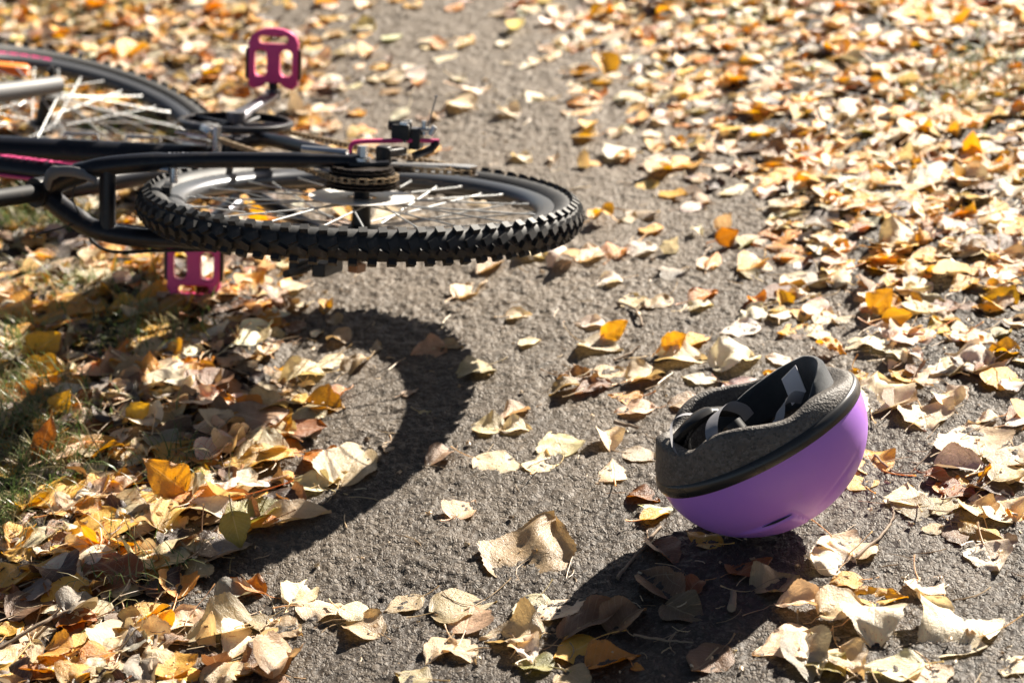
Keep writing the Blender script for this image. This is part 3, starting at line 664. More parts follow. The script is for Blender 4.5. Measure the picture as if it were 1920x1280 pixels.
b.add(vs, [(i * 48 + k, i * 48 + (k + 1) % 48, (i + 1) * 48 + (k + 1) % 48, (i + 1) * 48 + k) for i in range(12) for k in range(48)]); obj('crown_padding', b, M['felt'], helmet, 80)
def strap(pts, wdt, side, n=8):
    b = MB(); b.tube(smooth(pts, n), wdt, 8, flat=(1, .10), side=side); return b
obj('strap', strap([(-.060, -.080, .020), (-.060, -.081, .042), (-.054, -.072, .062), (-.040, -.050, .070), (-.020, -.026, .065), (-.004, -.010, .046), (.0, -.004, .03)], .0078, (1, .15, .1)), M['strap'], helmet)
obj('strap', strap([(-.082, -.052, .022), (-.096, -.050, .040), (-.102, -.036, .055), (-.090, -.008, .072), (-.070, .012, .070), (-.046, .020, .052)], .0048, (.35, .9, -.2)), M['strap'], helmet)
obj('strap', strap([(.020, -.082, .030), (.026, -.078, .036), (.038, -.066, .044), (.054, -.052, .043), (.066, -.044, .032)], .0078, (.85, .1, .45)), M['strap'], helmet)
b = MB()                                                      # black plastic head-size cradle at the low end
b.tube(smooth([(-.104, .01, .02), (-.092, .0, .046), (-.066, -.004, .060), (-.040, .004, .058), (-.01, .01, .04)], 6), [.013] * 6 + [.016] * 12 + [.012] * 7, 12, flat=(1.5, .55), up=(.2, .3, 1))
for k in range(6): b.box((-.096 + .005 * k, -.012, .040 + .004 * k), (.0012, 0, -.001), (0, .010, 0), (.002, 0, .003))
b.tube([(-.026, -.062, .040), (-.028, -.056, .052)], .014, 18)
obj('fit_dial', b, M['black'], helmet, 50, bevel=0)

# ------------------------------------------------------------------ leaves
PAL = {'pale': (.53, .405, .245), 'cream': (.67, .54, .365), 'white': (.70, .62, .50), 'tan': (.38, .275, .155), 'ochre': (.58, .32, .06), 'yellow': (.64, .37, .05), 'orange': (.52, .20, .022),
       'rust': (.26, .085, .018), 'brown': (.17, .095, .05), 'dark': (.055, .03, .022), 'olive': (.27, .22, .06), 'grey': (.25, .21, .175), 'green': (.17, .22, .05)}
def leaf_geo(L, wr, na, nv, kind, rg, fold, bend, curl, wrk, stem=True, pts=5):
    """blade in local coords: base at origin, tip toward +Y, normal +Z. returns verts, quads, uv"""
    hwid = L * wr * .5; vm = {'ovate': .36, 'delta': .24, 'round': .44}[kind]; te = {'ovate': 1.0, 'delta': 1.12, 'round': .72}[kind]
    v = np.linspace(0, 1, nv); v = np.where(v < .5, v, v)
    f = np.where(v < vm, np.clip(1 - (1 - v / vm) ** 2, 0, 1) ** .62, np.clip(1 - ((v - vm) / (1 - vm)) ** 1.6, 0, 1) ** te)
    f[0] = .06; f[-1] = .012
    s = np.linspace(-1, 1, na); VV, SS = np.meshgrid(v, s, indexing='ij')
    wv = (hwid * f)[:, None]
    asym = 1 + rg.normal(0, .08) * SS
    edge = np.abs(SS) > .99
    ser = np.ones_like(VV)
    if nv > 12: ser = np.where(edge, 1 + .020 * ((np.arange(nv) % 2)[:, None] * 2 - 1) * (VV > .06) * (VV < .96), 1)
    pe = rg.uniform(0, 6.28, 4); irr = 1 + np.abs(SS) * (.07 * np.sin(9 * VV + pe[0] + 2 * SS) + .05 * np.sin(21 * VV + pe[1] - 2 * SS))
    X = SS * wv * asym * ser * irr
    heart = .10 * L * (np.abs(SS) ** 1.5) * np.clip(1 - VV * 3.2, 0, 1) * (1 if kind != 'round' else .3)
    Yl = VV * L - heart
    # curl across
    if abs(curl) > 1e-3:
        k = curl / hwid; Z = (1 - np.cos(k * X)) / k; X = np.sin(k * X) / k
    else: Z = np.zeros_like(X)
    Z = Z + np.abs(X) * math.tan(fold)
    p = rg.uniform(0, 6.28, 8); fr = rg.uniform(2.2, 5.5, 8)
    Z = Z + wrk * L * (np.sin(fr[0] * VV * 2 + p[0]) * SS * .6 + np.sin(fr[1] * VV * 1.7 + fr[2] * SS * .8 + p[1]) * .5 + np.sin(fr[3] * 2.4 * VV + p[2]) * SS ** 2 * .9 + np.sin(fr[4] * 3 * VV + 5 * SS + p[3]) * .30 + np.sin(fr[5] * 4.5 * VV - 6 * SS + p[5]) * np.abs(SS) * .28 + np.sin(26 * VV - 7 * np.abs(SS) + p[6]) * np.abs(SS) * .10)
    # bend along the midrib
    th = bend * (Yl / L - .35) * 1.2 + .25 * bend * np.sin(Yl / L * 5 + p[4])
    dy = np.cos(th); dz = np.sin(th); col = np.cumsum(np.vstack([np.zeros((1, na)), (Yl[1:] - Yl[:-1]) * .5 * (dz[1:] + dz[:-1])]), 0); cy = np.cumsum(np.vstack([Yl[:1], (Yl[1:] - Yl[:-1]) * .5 * (dy[1:] + dy[:-1])]), 0)
    V = np.stack([X, cy - Z * np.sin(th), col + Z * np.cos(th)], -1).reshape(-1, 3)
    ii = np.arange(nv * na).reshape(nv, na); Q = np.stack([ii[:-1, :-1], ii[:-1, 1:], ii[1:, 1:], ii[1:, :-1]], -1).reshape(-1, 4)
    UV = np.stack([(SS + 1) / 2, VV], -1).reshape(-1, 2)
    if stem:
        ns, sg = pts, 4 if nv > 12 else 3; Ls = L * rg.uniform(.45, .85); cx, cz = rg.normal(0, .35), rg.uniform(-.15, .5); sv = []
        t = np.linspace(0, 1, ns); r0 = .00085 + .00016 * rg.random()
        cxs = cx * t ** 2 * Ls * .6; cys = -t * Ls * (1 - .15 * cz * t); czs = cz * Ls * .45 * t ** 2 + .0003; th0 = th[0, na // 2]
        for i in range(ns):
            for k in range(sg):
                a = 2 * math.pi * k / sg; rr = r0 * (1.5 if i == ns - 1 else 1.15 if i == 0 else .9); sv.append((cxs[i] + rr * math.cos(a), cys[i] * math.cos(th0) * 1 + .002, czs[i] - abs(cys[i]) * math.sin(th0) + rr * math.sin(a)))
        o = len(V); jj = np.arange(ns * sg).reshape(ns, sg); Q2 = [(jj[i, k], jj[i, (k + 1) % sg], jj[i + 1, (k + 1) % sg], jj[i + 1, k]) for i in range(ns - 1) for k in range(sg)]
        V = np.vstack([V, np.array(sv)]); Q = np.vstack([Q, np.array(Q2) + o]); UV = np.vstack([UV, np.tile([[.5, .3]], (ns * sg, 1))])
    return V, Q, UV, nv * na
# height map the leaves settle on
HS = .006; HX0, HY0 = -2.8, 1.8; HW, HH = int(5.6 / HS), int(5.2 / HS)
hx, hy = np.meshgrid(HX0 + (np.arange(HW) + .5) * HS, HY0 + (np.arange(HH) + .5) * HS); HM, _, _ = height(hx, hy, False); HM = HM + .0022
def settle(V, nb, press=88, grow=.55):
    ix = np.clip(((V[:nb, 0] - HX0) / HS).astype(int), 0, HW - 1); iy = np.clip(((V[:nb, 1] - HY0) / HS).astype(int), 0, HH - 1)
    h = HM[iy, ix]; dz = np.percentile(h - V[:nb, 2], press); V[:, 2] += dz
    np.maximum.at(HM, (iy, ix), h + grow * np.clip(V[:nb, 2] + .0008 - h, 0, .014))
    st = V[nb:]
    if len(st):
        jx = np.clip(((st[:, 0] - HX0) / HS).astype(int), 0, HW - 1); jy = np.clip(((st[:, 1] - HY0) / HS).astype(int), 0, HH - 1); st[:, 2] = np.maximum(st[:, 2], HM[jy, jx] + .0004)
    return V
def frame_from(yv, nhint):
    y = yv / np.linalg.norm(yv); x = np.cross(y, nhint); x /= np.linalg.norm(x); z = np.cross(x, y); return np.stack([x, y, z], 1)
PAL['big'] = (.47, .35, .215)
def jcol(c, rg):
    k = rg.normal(1, .11); c = np.array(PAL[c]) * k * (1 + rg.normal(0, .05, 3)); return np.clip(c, .01, .85)
leaves = []          # dict(V,Q,UV,col,seed,info)
# leaves seen one by one: base px, tip px, width ratio, colour, form (f flat, c curled, d folded, u upright, k crumpled)
HAND = '''951 592 998 590 .9 cream c|1085 606 1141 610 .7 white c|1132 634 1178 602 .7 yellow u|1096 641 1166 655 .9 cream f|831 651 772 666 1.0 tan f|826 646 867 653 .8 tan f|916 684 848 706 1.0 pale f|755 737 783 726 .8 tan f|786 771 808 770 .8 tan f|939 802 882 798 1.1 pale c|987 769 932 785 .9 pale c|945 806 999 803 .8 cream c
1056 853 1036 809 1.05 cream f|1007 886 1025 849 .9 cream f|898 863 976 881 .85 cream f|840 851 794 874 .95 tan c|1136 817 1150 846 1.0 cream c|1173 850 1234 862 .75 cream f|1153 902 1149 866 .95 cream f|1180 925 1236 937 .8 rust c|852 971 891 939 1.0 pale c|1082 727 1019 738 .8 tan c|1050 706 1122 712 .7 brown k|1120 696 1183 698 .8 pale f|1201 742 1142 740 .8 ochre f|1221 764 1153 770 .85 cream f|1180 713 1242 705 .9 white k|1080 736 1150 718 .6 brown k
787 1117 721 1142 .8 pale f|817 1147 928 1124 .95 tan f|872 1184 886 1136 1.2 pale f|1013 1121 962 1157 .9 cream f|1017 1156 1107 1121 .8 cream f|1012 1190 903 1200 .9 pale k|974 1204 1002 1246 .8 white k|1032 1251 963 1244 .8 olive f|838 1200 798 1241 .9 pale c|855 1204 892 1240 .9 cream f|1112 1204 1040 1238 1.1 ochre f|1106 1246 1198 1224 1.0 orange d|1060 1256 1105 1290 .9 tan f|1185 1246 1208 1250 .9 orange f|1060 1195 1182 1122 .45 brown d|1150 1182 1206 1138 1.0 brown k|802 1272 742 1262 .9 pale k
711 1186 640 1166 .9 pale c|646 1150 708 1163 .8 cream f|565 1139 657 1150 .7 cream f|512 1170 566 1192 .9 tan f|1625 913 1598 884 1.2 ochre f|1560 1004 1592 1042 1.2 cream f|1594 1042 1503 1066 1.1 white k|1600 1043 1646 1020 1.0 pale f|1613 1086 1548 1092 .9 ochre f|1467 1136 1569 1138 .75 pale k|1605 1115 1702 1122 .6 yellow d|1545 1161 1652 1133 .9 pale k|1641 1153 1640 1228 1.0 white k|1838 1201 1712 1140 1.05 white k|1722 1084 1770 1122 1.0 cream f|1844 1019 1872 1070 1.1 cream f|1521 1194 1412 1222 1.0 cream f|1500 1198 1522 1276 .8 grey c|1542 1226 1584 1274 .9 olive k|1578 1222 1618 1272 .9 pale k|1723 1245 1614 1252 .85 cream f|1746 1248 1752 1300 1.2 cream f|1918 1228 1880 1262 1.0 cream f
1418 1102 1497 1080 1.1 tan k|1375 1073 1446 1046 1.0 rust f|1254 1139 1327 1161 1.0 brown k|1290 1110 1322 1080 .9 rust c|1264 1123 1198 1071 .7 brown d|1224 1019 1267 1058 .9 brown d|1348 1019 1288 999 .7 ochre f|1356 1214 1298 1257 1.0 brown f|1719 946 1703 909 1.5 pale f|1742 957 1668 944 .9 tan f|1738 951 1812 944 .8 tan f|1843 971 1814 934 1.2 pale c|1898 977 1868 938 1.2 pale c|1768 914 1834 927 .8 rust k|1830 903 1902 932 .8 dark k|1738 892 1792 904 .7 rust c|1758 870 1852 882 .8 grey d|1838 857 1815 795 1.3 pale f|1878 880 1922 842 1.0 pale f|1866 908 1922 884 1.0 pale f|1786 763 1758 733 1.0 cream c|1727 764 1741 810 1.3 cream c
1634 767 1646 703 1.2 white k|1676 768 1710 730 .9 brown d|1656 882 1612 842 1.1 ochre c|1746 634 1667 653 .8 cream f|1658 616 1714 607 .8 yellow u|1655 628 1732 636 .7 cream f|1862 690 1768 690 .9 grey k|1813 645 1868 656 .8 cream f|1742 593 1719 559 1.2 pale c|1636 590 1676 552 1.0 ochre u|1071 490 1009 513 .8 white c|1088 492 1138 468 .8 cream c|1148 485 1178 462 .9 orange c|1183 479 1238 464 .7 white c|1250 476 1272 444 .9 white u|1166 524 1111 537 .7 white c|1345 434 1372 402 .9 cream u|1346 462 1386 444 .9 orange u|1298 562 1346 545 .9 orange c|1294 580 1342 570 .7 white c|1238 668 1330 674 .85 cream c|1246 660 1288 636 .9 yellow u|1280 650 1332 628 .7 yellow c|1336 713 1278 705 .8 white f|1345 688 1442 660 .8 white k|1180 714 1256 694 .7 pale k|1312 750 1246 758 .8 tan c|1365 720 1430 742 .8 white k
92 941 84 884 1.3 grey f|152 930 46 972 .65 yellow f|312 946 222 950 .9 ochre f|346 942 272 884 .85 ochre u|199 1024 186 968 1.4 yellow f|210 962 287 970 .8 pale f|347 968 300 1018 1.0 ochre c|420 981 338 967 .8 white c|457 948 322 958 .55 orange f|502 919 408 931 .75 white f|438 1004 539 952 .6 olive d|520 988 468 1006 .8 orange f|500 986 618 965 .6 pale d|446 1022 462 1088 .9 olive u|492 1113 428 1087 .5 orange d|410 1123 487 1114 .8 grey d|546 1131 576 1088 1.1 cream c|296 1082 368 1018 .9 pale f|374 1056 412 1013 1.1 tan f|242 1111 166 1069 .9 rust f|276 1126 346 1090 .9 dark k|84 1116 174 1136 .9 yellow f|28 1176 112 1134 .9 brown f|134 1170 206 1138 .9 grey k|250 1182 318 1142 .7 ochre d|367 1148 306 1188 1.0 cream f|466 1172 342 1204 .8 pale d|210 1242 236 1178 .9 cream d|206 1244 142 1278 .9 orange c|326 1269 330 1224 1.2 ochre f|246 1240 276 1206 .9 grey f|386 1282 462 1246 .9 pale k|0 1128 44 1076 1.1 ochre f
607 916 544 900 .8 cream c|606 912 652 892 .9 pale k|642 906 692 826 .8 pale f|618 868 566 850 .9 orange c|74 880 102 797 .5 rust u|62 786 8 748 1.0 orange k|112 797 136 750 .9 ochre u|122 576 198 604 .9 ochre f|0 590 58 616 1.0 ochre c|66 692 124 652 1.0 yellow u|54 726 142 706 .8 ochre d|192 702 252 676 1.0 orange k|268 716 368 752 .7 white k|376 752 442 712 1.0 brown d|507 820 412 788 1.0 tan f|380 878 462 848 .8 white k|304 874 382 842 .9 ochre f|542 864 438 888 .6 ochre c|442 662 512 618 .6 white k|602 700 516 720 .7 cream c|218 812 262 752 .9 dark k|250 812 286 782 .9 yellow u|94 884 162 852 .8 cream f|430 800 360 812 .8 brown c|0 712 46 690 1.2 grey d|650 640 602 636 .9 tan c|636 604 614 596 1.1 tan c|968 292 996 304 .7 cream c|858 556 912 530 .8 cream k|702 660 708 640 .6 tan f'''
HAND += '|962 1078 1052 976 1.15 big k'
hand = []
for ln in HAND.replace('\n', '|').split('|'):
    a = ln.split(); hand.append((float(a[0]), float(a[1]), float(a[2]), float(a[3]), float(a[4]), a[5], a[6]))
FORM = {'f': 'flat', 'c': 'curled', 'd': 'folded', 'u': 'upright', 'k': 'crumpled'}
def shape_par(form, rg):
    return {'f': (rg.uniform(-.06, .12), rg.normal(0, .26), rg.normal(.08, .25), rg.uniform(.018, .04)), 'c': (rg.uniform(.0, .22), rg.normal(-.45, .4), rg.uniform(.25, .75), rg.uniform(.022, .045)),
            'd': (rg.uniform(.3, .7), rg.normal(0, .3), rg.uniform(-.2, .3), rg.uniform(.02, .04)), 'u': (rg.uniform(.0, .35), rg.normal(0, .5), rg.uniform(-.2, .9), rg.uniform(.02, .045)), 'k': (rg.uniform(-.15, .4), rg.normal(0, .7), rg.normal(.15, .5), rg.uniform(.04, .075))}[form]
handxy = []
def build_hand():
    for bx, by, tx, ty, wr, col, form in hand:
        rg = np.random.default_rng(int(bx * 31 + by * 7)); base = ground(bx, by, .004)
        if form == 'u':
            tip = on_plane(tx, ty, base, np.array([0, -.92, .39])); nh = np.array([rg.normal(0, .2), -.85, .5])
        elif col == 'big':
            tip = ground(tx, ty, .004) * 1.0; tip = base + (tip - base) * .86 + np.array([0, 0, .022]); nh = np.array([-.15, -.30, 1.0])
        else:
            tip = ground(tx, ty, .004); nh = np.array([rg.normal(0, .10), rg.normal(-.03, .10), 1.0])
        L = np.linalg.norm(tip - base); kind = 'ovate' if wr < .75 else rg.choice(['ovate', 'delta', 'delta']); L = min(L, .125)
        if form != 'u': L = min(L * 1.04, .125); wr = wr if abs(tx - bx) > abs(ty - by) * 1.2 else wr * .85
        fo, be_, cu, wk = shape_par(form, rg) if col != 'big' else (.06, -.22, .22, .062)
        if col == 'big': L = .128
        V, Q, UV, nb = leaf_geo(L, wr, 13, 41, kind, rg, fo, be_, cu, wk, True, 7)
        V = V @ frame_from(tip - base, nh).T + base
        V = settle(V, nb, 80 if form != 'u' else 97)
        mid = (base + tip) / 2; handxy.append(mid[:2])
        leaves.append(dict(V=V, Q=Q, UV=UV, col=jcol(col, rg), seed=rg.random(), cn=col, form=form, L=L, hand=True))
# crowding of the leaves over the photograph, 120 x 128 px cells, 0..9
DENS = np.array([[int(c) for c in r] for r in '''9987421247999999
9998853323689999
9988642111479999
9988521112248999
9999720011236888
9999610011344344
9999720010113035
8999400000110145
8983000000112223
8997410111223323'''.split()], float)
def density(px, py):
    gx = np.clip((px - 60) / 120, 0, 15 - 1e-6); gy = np.clip((py - 64) / 128, 0, 9 - 1e-6); ix, iy = int(gx), int(gy); fx, fy = gx - ix, gy - iy
    return (DENS[iy, ix] * (1 - fx) + DENS[iy, ix + 1] * fx) * (1 - fy) + (DENS[iy + 1, ix] * (1 - fx) + DENS[iy + 1, ix + 1] * fx) * fy
def pick_col(rg, px, py):
    left = px < 620
    names = ['cream', 'pale', 'white', 'tan', 'ochre', 'yellow', 'orange', 'rust', 'brown', 'dark', 'grey', 'olive']
    p = np.array([18, 17, 11, 10, 20, 13, 6, 2.5, 5, 2.5, 4, 1.5] if left else [23, 15, 22, 6, 20, 14, 5.5, 1.5, 3, 1.5, 3, .7])
    return names[rg.choice(12, p=p / p.sum())]
def build_random():
    rg = np.random.default_rng(99); N = 36000
    hxy = np.array(handxy)
    X = rg.uniform(-2.5, 2.5, N); Y = rg.uniform(2.0, 6.3, N)
    PX, PY, _ = project(np.stack([X, Y, np.zeros(N)], -1))
    area = 5.0 * 4.3
    for i in range(N):
        px, py = PX[i], PY[i]
        if not (-1100 < px < 3000 and -260 < py < 1620): continue
        clump = .55 + .9 * float(vnoise(np.array([X[i] * 7.0]), np.array([Y[i] * 7.0]), 77)[0])
        dd = density(px, py) * (clump if density(px, py) < 8 else 1); want = 1620 * (min(dd, 9) / 9) ** 1.7
        if not (0 <= px <= 1920 and 0 <= py <= 1280): want *= .7
        if rg.random() > want * area / N: continue
        dm = np.hypot(hxy[:, 0] - X[i], hxy[:, 1] - Y[i]).min()
        if dm < (.055 if dd < 4 else .02): continue
        if math.hypot(X[i] - HC[0], Y[i] - HC[1]) < .10: continue
        dep = 1.57 / max(.2, math.sin(PITCH)); 
        L = float(np.clip(rg.normal(.0445, .0105) * (1.16 if py > 700 and px < 700 else 1.0), .022, .082)); wr = rg.uniform(.55, 1.05); kind = rg.choice(['ovate', 'delta', 'round'], p=[.5, .38, .12])
        form = rg.choice(['f', 'c', 'd', 'u', 'k'], p=[.46, .26, .08, .035, .165] if dd > 5 else [.52, .26, .06, .02, .14])
        fo, be_, cu, wk = shape_par(form, rg); near = py > 560 and -60 < px < 1980
        V, Q, UV, nb = leaf_geo(L, wr, 11 if near else 5, 29 if near else 9, kind, rg, fo, be_, cu, wk, rg.random() < .75, 6 if near else 4)
        yaw = rg.uniform(0, 2 * math.pi); tilt = 4 if dd < 5 else 6.5
        yv = np.array([math.cos(yaw), math.sin(yaw), math.tan(R(rg.normal(0, tilt) if form != 'u' else rg.uniform(35, 75)))]); nh = np.array([rg.normal(0, math.tan(R(tilt))), rg.normal(0, math.tan(R(tilt))), 1.0 if rg.random() < .8 else -1.0])
        V = V @ frame_from(yv, nh).T + np.array([X[i], Y[i], 0]); V = settle(V, nb, 72 if dd > 5 else 86, .42)
        cn = pick_col(rg, px, py)
        if dd > 4.5 and i < N * .5 and rg.random() < (.58 if px < 620 else .38): cn = ['brown', 'dark', 'grey', 'tan', 'rust'][rg.choice(5, p=[.36, .22, .2, .16, .06])]   # the decayed lower layer
        leaves.append(dict(V=V, Q=Q, UV=UV, col=jcol(cn, rg), seed=rg.random(), cn=cn, form=form, L=L, hand=False))
build_random_first = True
# lower litter goes down first, then the leaves seen one by one settle on it
gx_, gy_ = [], []
for bx, by, tx, ty, *_ in hand: m_ = (ground(bx, by) + ground(tx, ty)) / 2; handxy.append(m_[:2])
build_random(); handxy = []; build_hand()

def leaf_mesh(name, L):
    V = np.vstack([l['V'] for l in L]); UV = np.vstack([l['UV'] for l in L]); off = np.cumsum([0] + [len(l['V']) for l in L[:-1]]); Q = np.vstack([l['Q'] + o for l, o in zip(L, off)])
    colr = np.vstack([np.tile(np.append(l['col'], l['seed']), (len(l['V']), 1)) for l in L])
    me = bpy.data.meshes.new(name); me.vertices.add(len(V)); me.vertices.foreach_set('co', V.astype(np.float32).ravel()); fill_faces(me, Q)
    uv = me.uv_layers.new(name='UVMap'); uv.data.foreach_set('uv', UV[Q.ravel()].astype(np.float32).ravel())
    at = me.attributes.new('leafcol', 'FLOAT_COLOR', 'POINT'); at.data.foreach_set('color', colr.astype(np.float32).ravel())
    return me
# the 300 leaves that show largest in the picture are things, the rest one litter
for l in leaves:
    c = l['V'].mean(0); px, py, dep = project(c); l['c'] = c; l['px'] = px; l['py'] = py
    qx, qy, _ = project(l['V'][:80]); inside = 5 < px < 1915 and 5 < py < 1275
    l['show'] = (np.ptp(qx) * np.ptp(qy)) * (1 if inside else 0) * (3 if l['hand'] else 1)
order = sorted(range(len(leaves)), key=lambda i: -leaves[i]['show']); solo = [leaves[i] for i in order[:300]]; rest = [leaves[i] for i in order[300:]]
CNAME = {'big': 'beige', 'pale': 'beige', 'cream': 'cream', 'white': 'whitish', 'tan': 'tan', 'ochre': 'ochre', 'yellow': 'yellow', 'orange': 'orange', 'rust': 'rust red', 'brown': 'brown', 'dark': 'dark brown', 'olive': 'olive', 'grey': 'grey brown', 'green': 'green'}
LM = [('the purple helmet', 1430, 985), ('the knobbly rear tyre', 880, 470), ('the lower pink pedal', 366, 565), ('the sunlit grass at the left', 90, 840), ('the curved tyre shadow', 800, 770), ('the dark helmet shadow', 1290, 1150), ('the upright rust leaf', 86, 880), ('the long olive folded leaf', 488, 980), ('the big crumpled asphalt leaf', 985, 1030), ('the lower left corner', 60, 1260), ('the lower right corner', 1860, 1250)]
hero = np.array([[1430, 985], [985, 1030]])
buck = {}
for l in solo:
    k = min(range(len(LM)), key=lambda i: np.hypot(l['px'] - LM[i][1], (l['py'] - LM[i][2]) * 1.7)); dx = l['px'] - LM[k][1]; dy = (l['py'] - LM[k][2]) * 1.7
    if LM[k][0].startswith('the lower') and 'corner' in LM[k][0]: side = 'near'
    elif abs(dx) > abs(dy): side = 'right of' if dx > 0 else 'left of'
    else: side = 'in front of' if dy > 0 else 'behind'
    size = 'large ' if l['L'] > .075 else 'small ' if l['L'] < .042 else ''
    l['d'] = math.hypot(dx, dy); buck.setdefault((size, CNAME[l['cn']], FORM[l['form']], side, LM[k][0]), []).append(l)
ORD = ['nearest', 'second nearest', 'third nearest', 'fourth nearest', 'fifth nearest', 'sixth nearest', 'seventh nearest', 'eighth nearest', 'ninth nearest', 'tenth nearest']
n_l = 0
for (size, cn, fm, side, lm), L in buck.items():
    L.sort(key=lambda l: l['d'])
    for r_, l in enumerate(L):
        o = obj('fallen_leaf', leaf_mesh('fallen_leaf', [dict(l, V=l['V'] - l['c'])]), M['leaf']); o.location = l['c']
        if l['cn'] == 'big': tag(o, 'largest crumpled beige leaf lying alone on the asphalt left of the helmet', 'leaf', 'fallen autumn leaves'); n_l += 1; continue
        lab = f'{size}{fm} {cn} leaf {side} {lm}' + (f', {ORD[r_]}' if len(L) > 1 else '')
        tag(o, lab, 'leaf', 'fallen autumn leaves'); n_l += 1
lo = obj('leaf_litter', leaf_mesh('leaf_litter', rest), M['leaf']); tag(lo, 'mass of fallen autumn leaves spread over the path and its verges', 'leaf litter', kind='stuff')

# ------------------------------------------------------------------ grass
def build_grass():
    rg = np.random.default_rng(5); L = []
    patches = [(50, 815, 120, 95, 1250, 1), (10, 960, 60, 70, 500, 1), (110, 900, 90, 40, 300, 1), (55, 425, 100, 35, 900, 1), (160, 560, 170, 45, 700, 0), (270, 640, 130, 45, 700, 0), (330, 890, 80, 60, 260, 0), (250, 1100, 120, 70, 200, 0), (30, 740, 80, 60, 300, 1), (140, 30, 90, 40, 300, 1), (1800, 175, 120, 60, 420, 1), (1400, 20, 160, 40, 160, 1), (1860, 110, 80, 60, 160, 1), (220, 235, 160, 60, 260, 1), (120, 170, 90, 50, 160, 1), (40, 660, 60, 60, 260, 0)]
    for cx, cy, rx, ry, n, lit in patches:
        for _ in range(int(n * (.75 if lit else .4))):
            px, py = cx + rg.normal(0, rx * .55), cy + rg.normal(0, ry * .55); g = ground(px, py); ix = int(np.clip((g[0] - HX0) / HS, 0, HW - 1)); iy = int(np.clip((g[1] - HY0) / HS, 0, HH - 1))
            hgt = HM[iy, ix]; z0 = hgt - .003
            ln = rg.uniform(.022, .06); yaw = rg.uniform(0, 6.28); lean = rg.uniform(.5, 1.6); wd = rg.uniform(.0007, .0015); dv = np.array([math.cos(yaw), math.sin(yaw), 0]); sv = np.array([-math.sin(yaw), math.cos(yaw), 0])
            V = []
            for k in range(5):
                t = k / 4; a = lean * t; p = np.array([g[0], g[1], z0]) + ln * t * (dv * math.sin(a + .15) + np.array([0, 0, 1]) * math.cos(a)); w = wd * (1 - t * .9); V += [p - sv * w, p + sv * w]
            Q = [(2 * k, 2 * k + 1, 2 * k + 3, 2 * k + 2) for k in range(4)]
            dry = rg.random() < .5; c = np.array((.32, .27, .13) if dry else (.13, .20, .05)) * rg.uniform(.7, 1.3)
            L.append(dict(V=np.array(V), Q=np.array(Q), UV=np.zeros((10, 2)), col=c, seed=rg.random()))
    return L
gr = obj('grass', leaf_mesh('grass', build_grass()), M['grass']); tag(gr, 'sparse green and dry grass blades growing through the fallen leaves', 'grass', kind='stuff')

# ------------------------------------------------------------------ twigs, loose stems and crumbs
def gpt(px, py, z=.006):
    g = ground(px, py); ix = int(np.clip((g[0] - HX0) / HS, 0, HW - 1)); iy = int(np.clip((g[1] - HY0) / HS, 0, HH - 1)); return ground(px, py, HM[iy, ix] + z)
TW = [('grey brown straight twig on the asphalt left of the helmet', .0024, [(1158, 1082), (1200, 1032), (1241, 985)]), ('curved tan twig on bare asphalt beyond the helmet', .0026, [(1158, 566), (1190, 580), (1206, 608)]), ('long forked grey twig across leaves at the lower left', .0030, [(0, 1215), (70, 1172), (120, 1148), (158, 1142)]), ('short pale broken stick among the leaves at bottom left', .0036, [(282, 1256), (288, 1222), (292, 1192)]), ('split brown wood chip lying in the helmet shadow', .0055, [(1372, 1142), (1378, 1110)]), ('thin dark stick lying in the helmet shadow', .0017, [(1188, 1190), (1250, 1200), (1300, 1203)]), ('short brown stick on the asphalt above the helmet strap end', .0028, [(1150, 792), (1196, 800)]), ('thin grey twig right of the helmet beside dark leaves', .0014, [(1708, 885), (1746, 848)]), ('knotted tan stem right of the helmet base', .0020, [(1600, 1045), (1655, 1000), (1675, 965), (1672, 950)]), ('tan leaf stem arching beside the yellow leaf by the helmet', .0015, [(1640, 852), (1680, 885), (1748, 884)]), ('curved tan stalk on bare asphalt above the helmet', .0020, [(1150, 676), (1185, 660), (1198, 648)]), ('dry grey twig lying across leaves at the top right', .003, [(1640, 350), (1760, 345), (1830, 330)])]
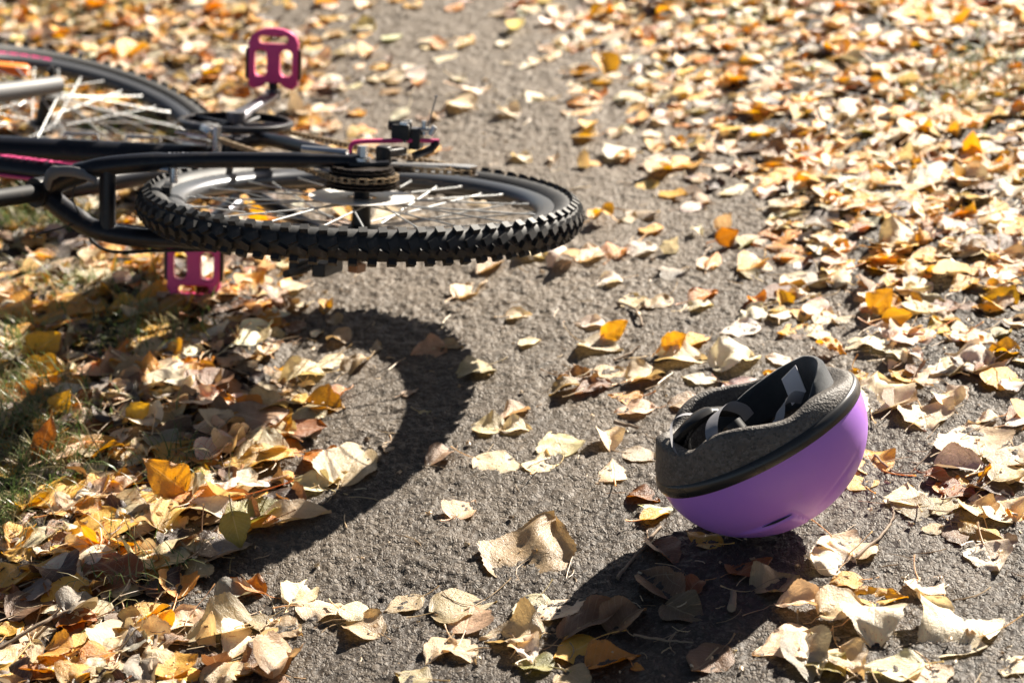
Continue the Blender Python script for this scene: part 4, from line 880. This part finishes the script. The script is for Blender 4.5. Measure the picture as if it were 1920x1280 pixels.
for lab, r_, pp in TW:
    b = MB(); pts = smooth([gpt(x, y, r_ + .001) for x, y in pp], 6); n = len(pts); rg = np.random.default_rng(int(pp[0][0]))
    pts = [p + Vector(rg.normal(0, r_ * .25, 3)) for p in pts]
    b.tube(pts, [r_ * (1 - .35 * i / n) * rg.uniform(.85, 1.15) for i in range(n)], 8)
    if n > 10: p = pts[n // 2]; b.tube([p, p + Vector((.012, .010, .006))], [r_ * .6, r_ * .3], 6)
    tag(obj('twig', b, M['twig']), lab, 'twig', 'twigs on the ground')
def build_debris():
    rg = np.random.default_rng(8); L = []
    for _ in range(2800):
        px, py = rg.uniform(-60, 1980), rg.uniform(150, 1300); dd = density(px, py)
        if rg.random() > .18 + dd * .08: continue
        g = gpt(px, py, .0012); yaw = rg.uniform(0, 6.28); ln = rg.uniform(.006, .05) if rg.random() < .6 else rg.uniform(.002, .008); thin = ln > .008; w = rg.uniform(.0005, .0009) if thin else ln * rg.uniform(.25, .5)
        dv = np.array([math.cos(yaw), math.sin(yaw), rg.normal(0, .12)]); sv = np.array([-math.sin(yaw), math.cos(yaw), 0]); cv = rg.normal(0, .25) * ln; V = []; Q = []; up = np.array([0, 0, 1.0])
        for k in range(5):
            t = k / 4 - .5; p = g + dv * ln * t + sv * cv * (t * t) * 2 + up * abs(rg.normal(0, .0006)); V += [p - sv * w, p + up * w * 1.2, p + sv * w]
        for k in range(4):
            for j in range(2): Q.append((3 * k + j, 3 * k + j + 1, 3 * k + 3 + j + 1, 3 * k + 3 + j))
        c = np.array([(.40, .29, .17), (.24, .15, .08), (.5, .42, .3), (.12, .07, .04)][rg.integers(4)]) * rg.uniform(.8, 1.2); L.append(dict(V=np.array(V), Q=np.array(Q), UV=np.full((15, 2), .5), col=c, seed=rg.random()))
    return L
db = obj('debris', leaf_mesh('debris', build_debris()), M['leaf']); tag(db, 'loose leaf stems and crumbs scattered over the asphalt', 'debris', kind='stuff')
bpy.context.view_layer.update()
print('leaves', len(leaves), 'solo', n_l, 'ground verts', nx * ny)
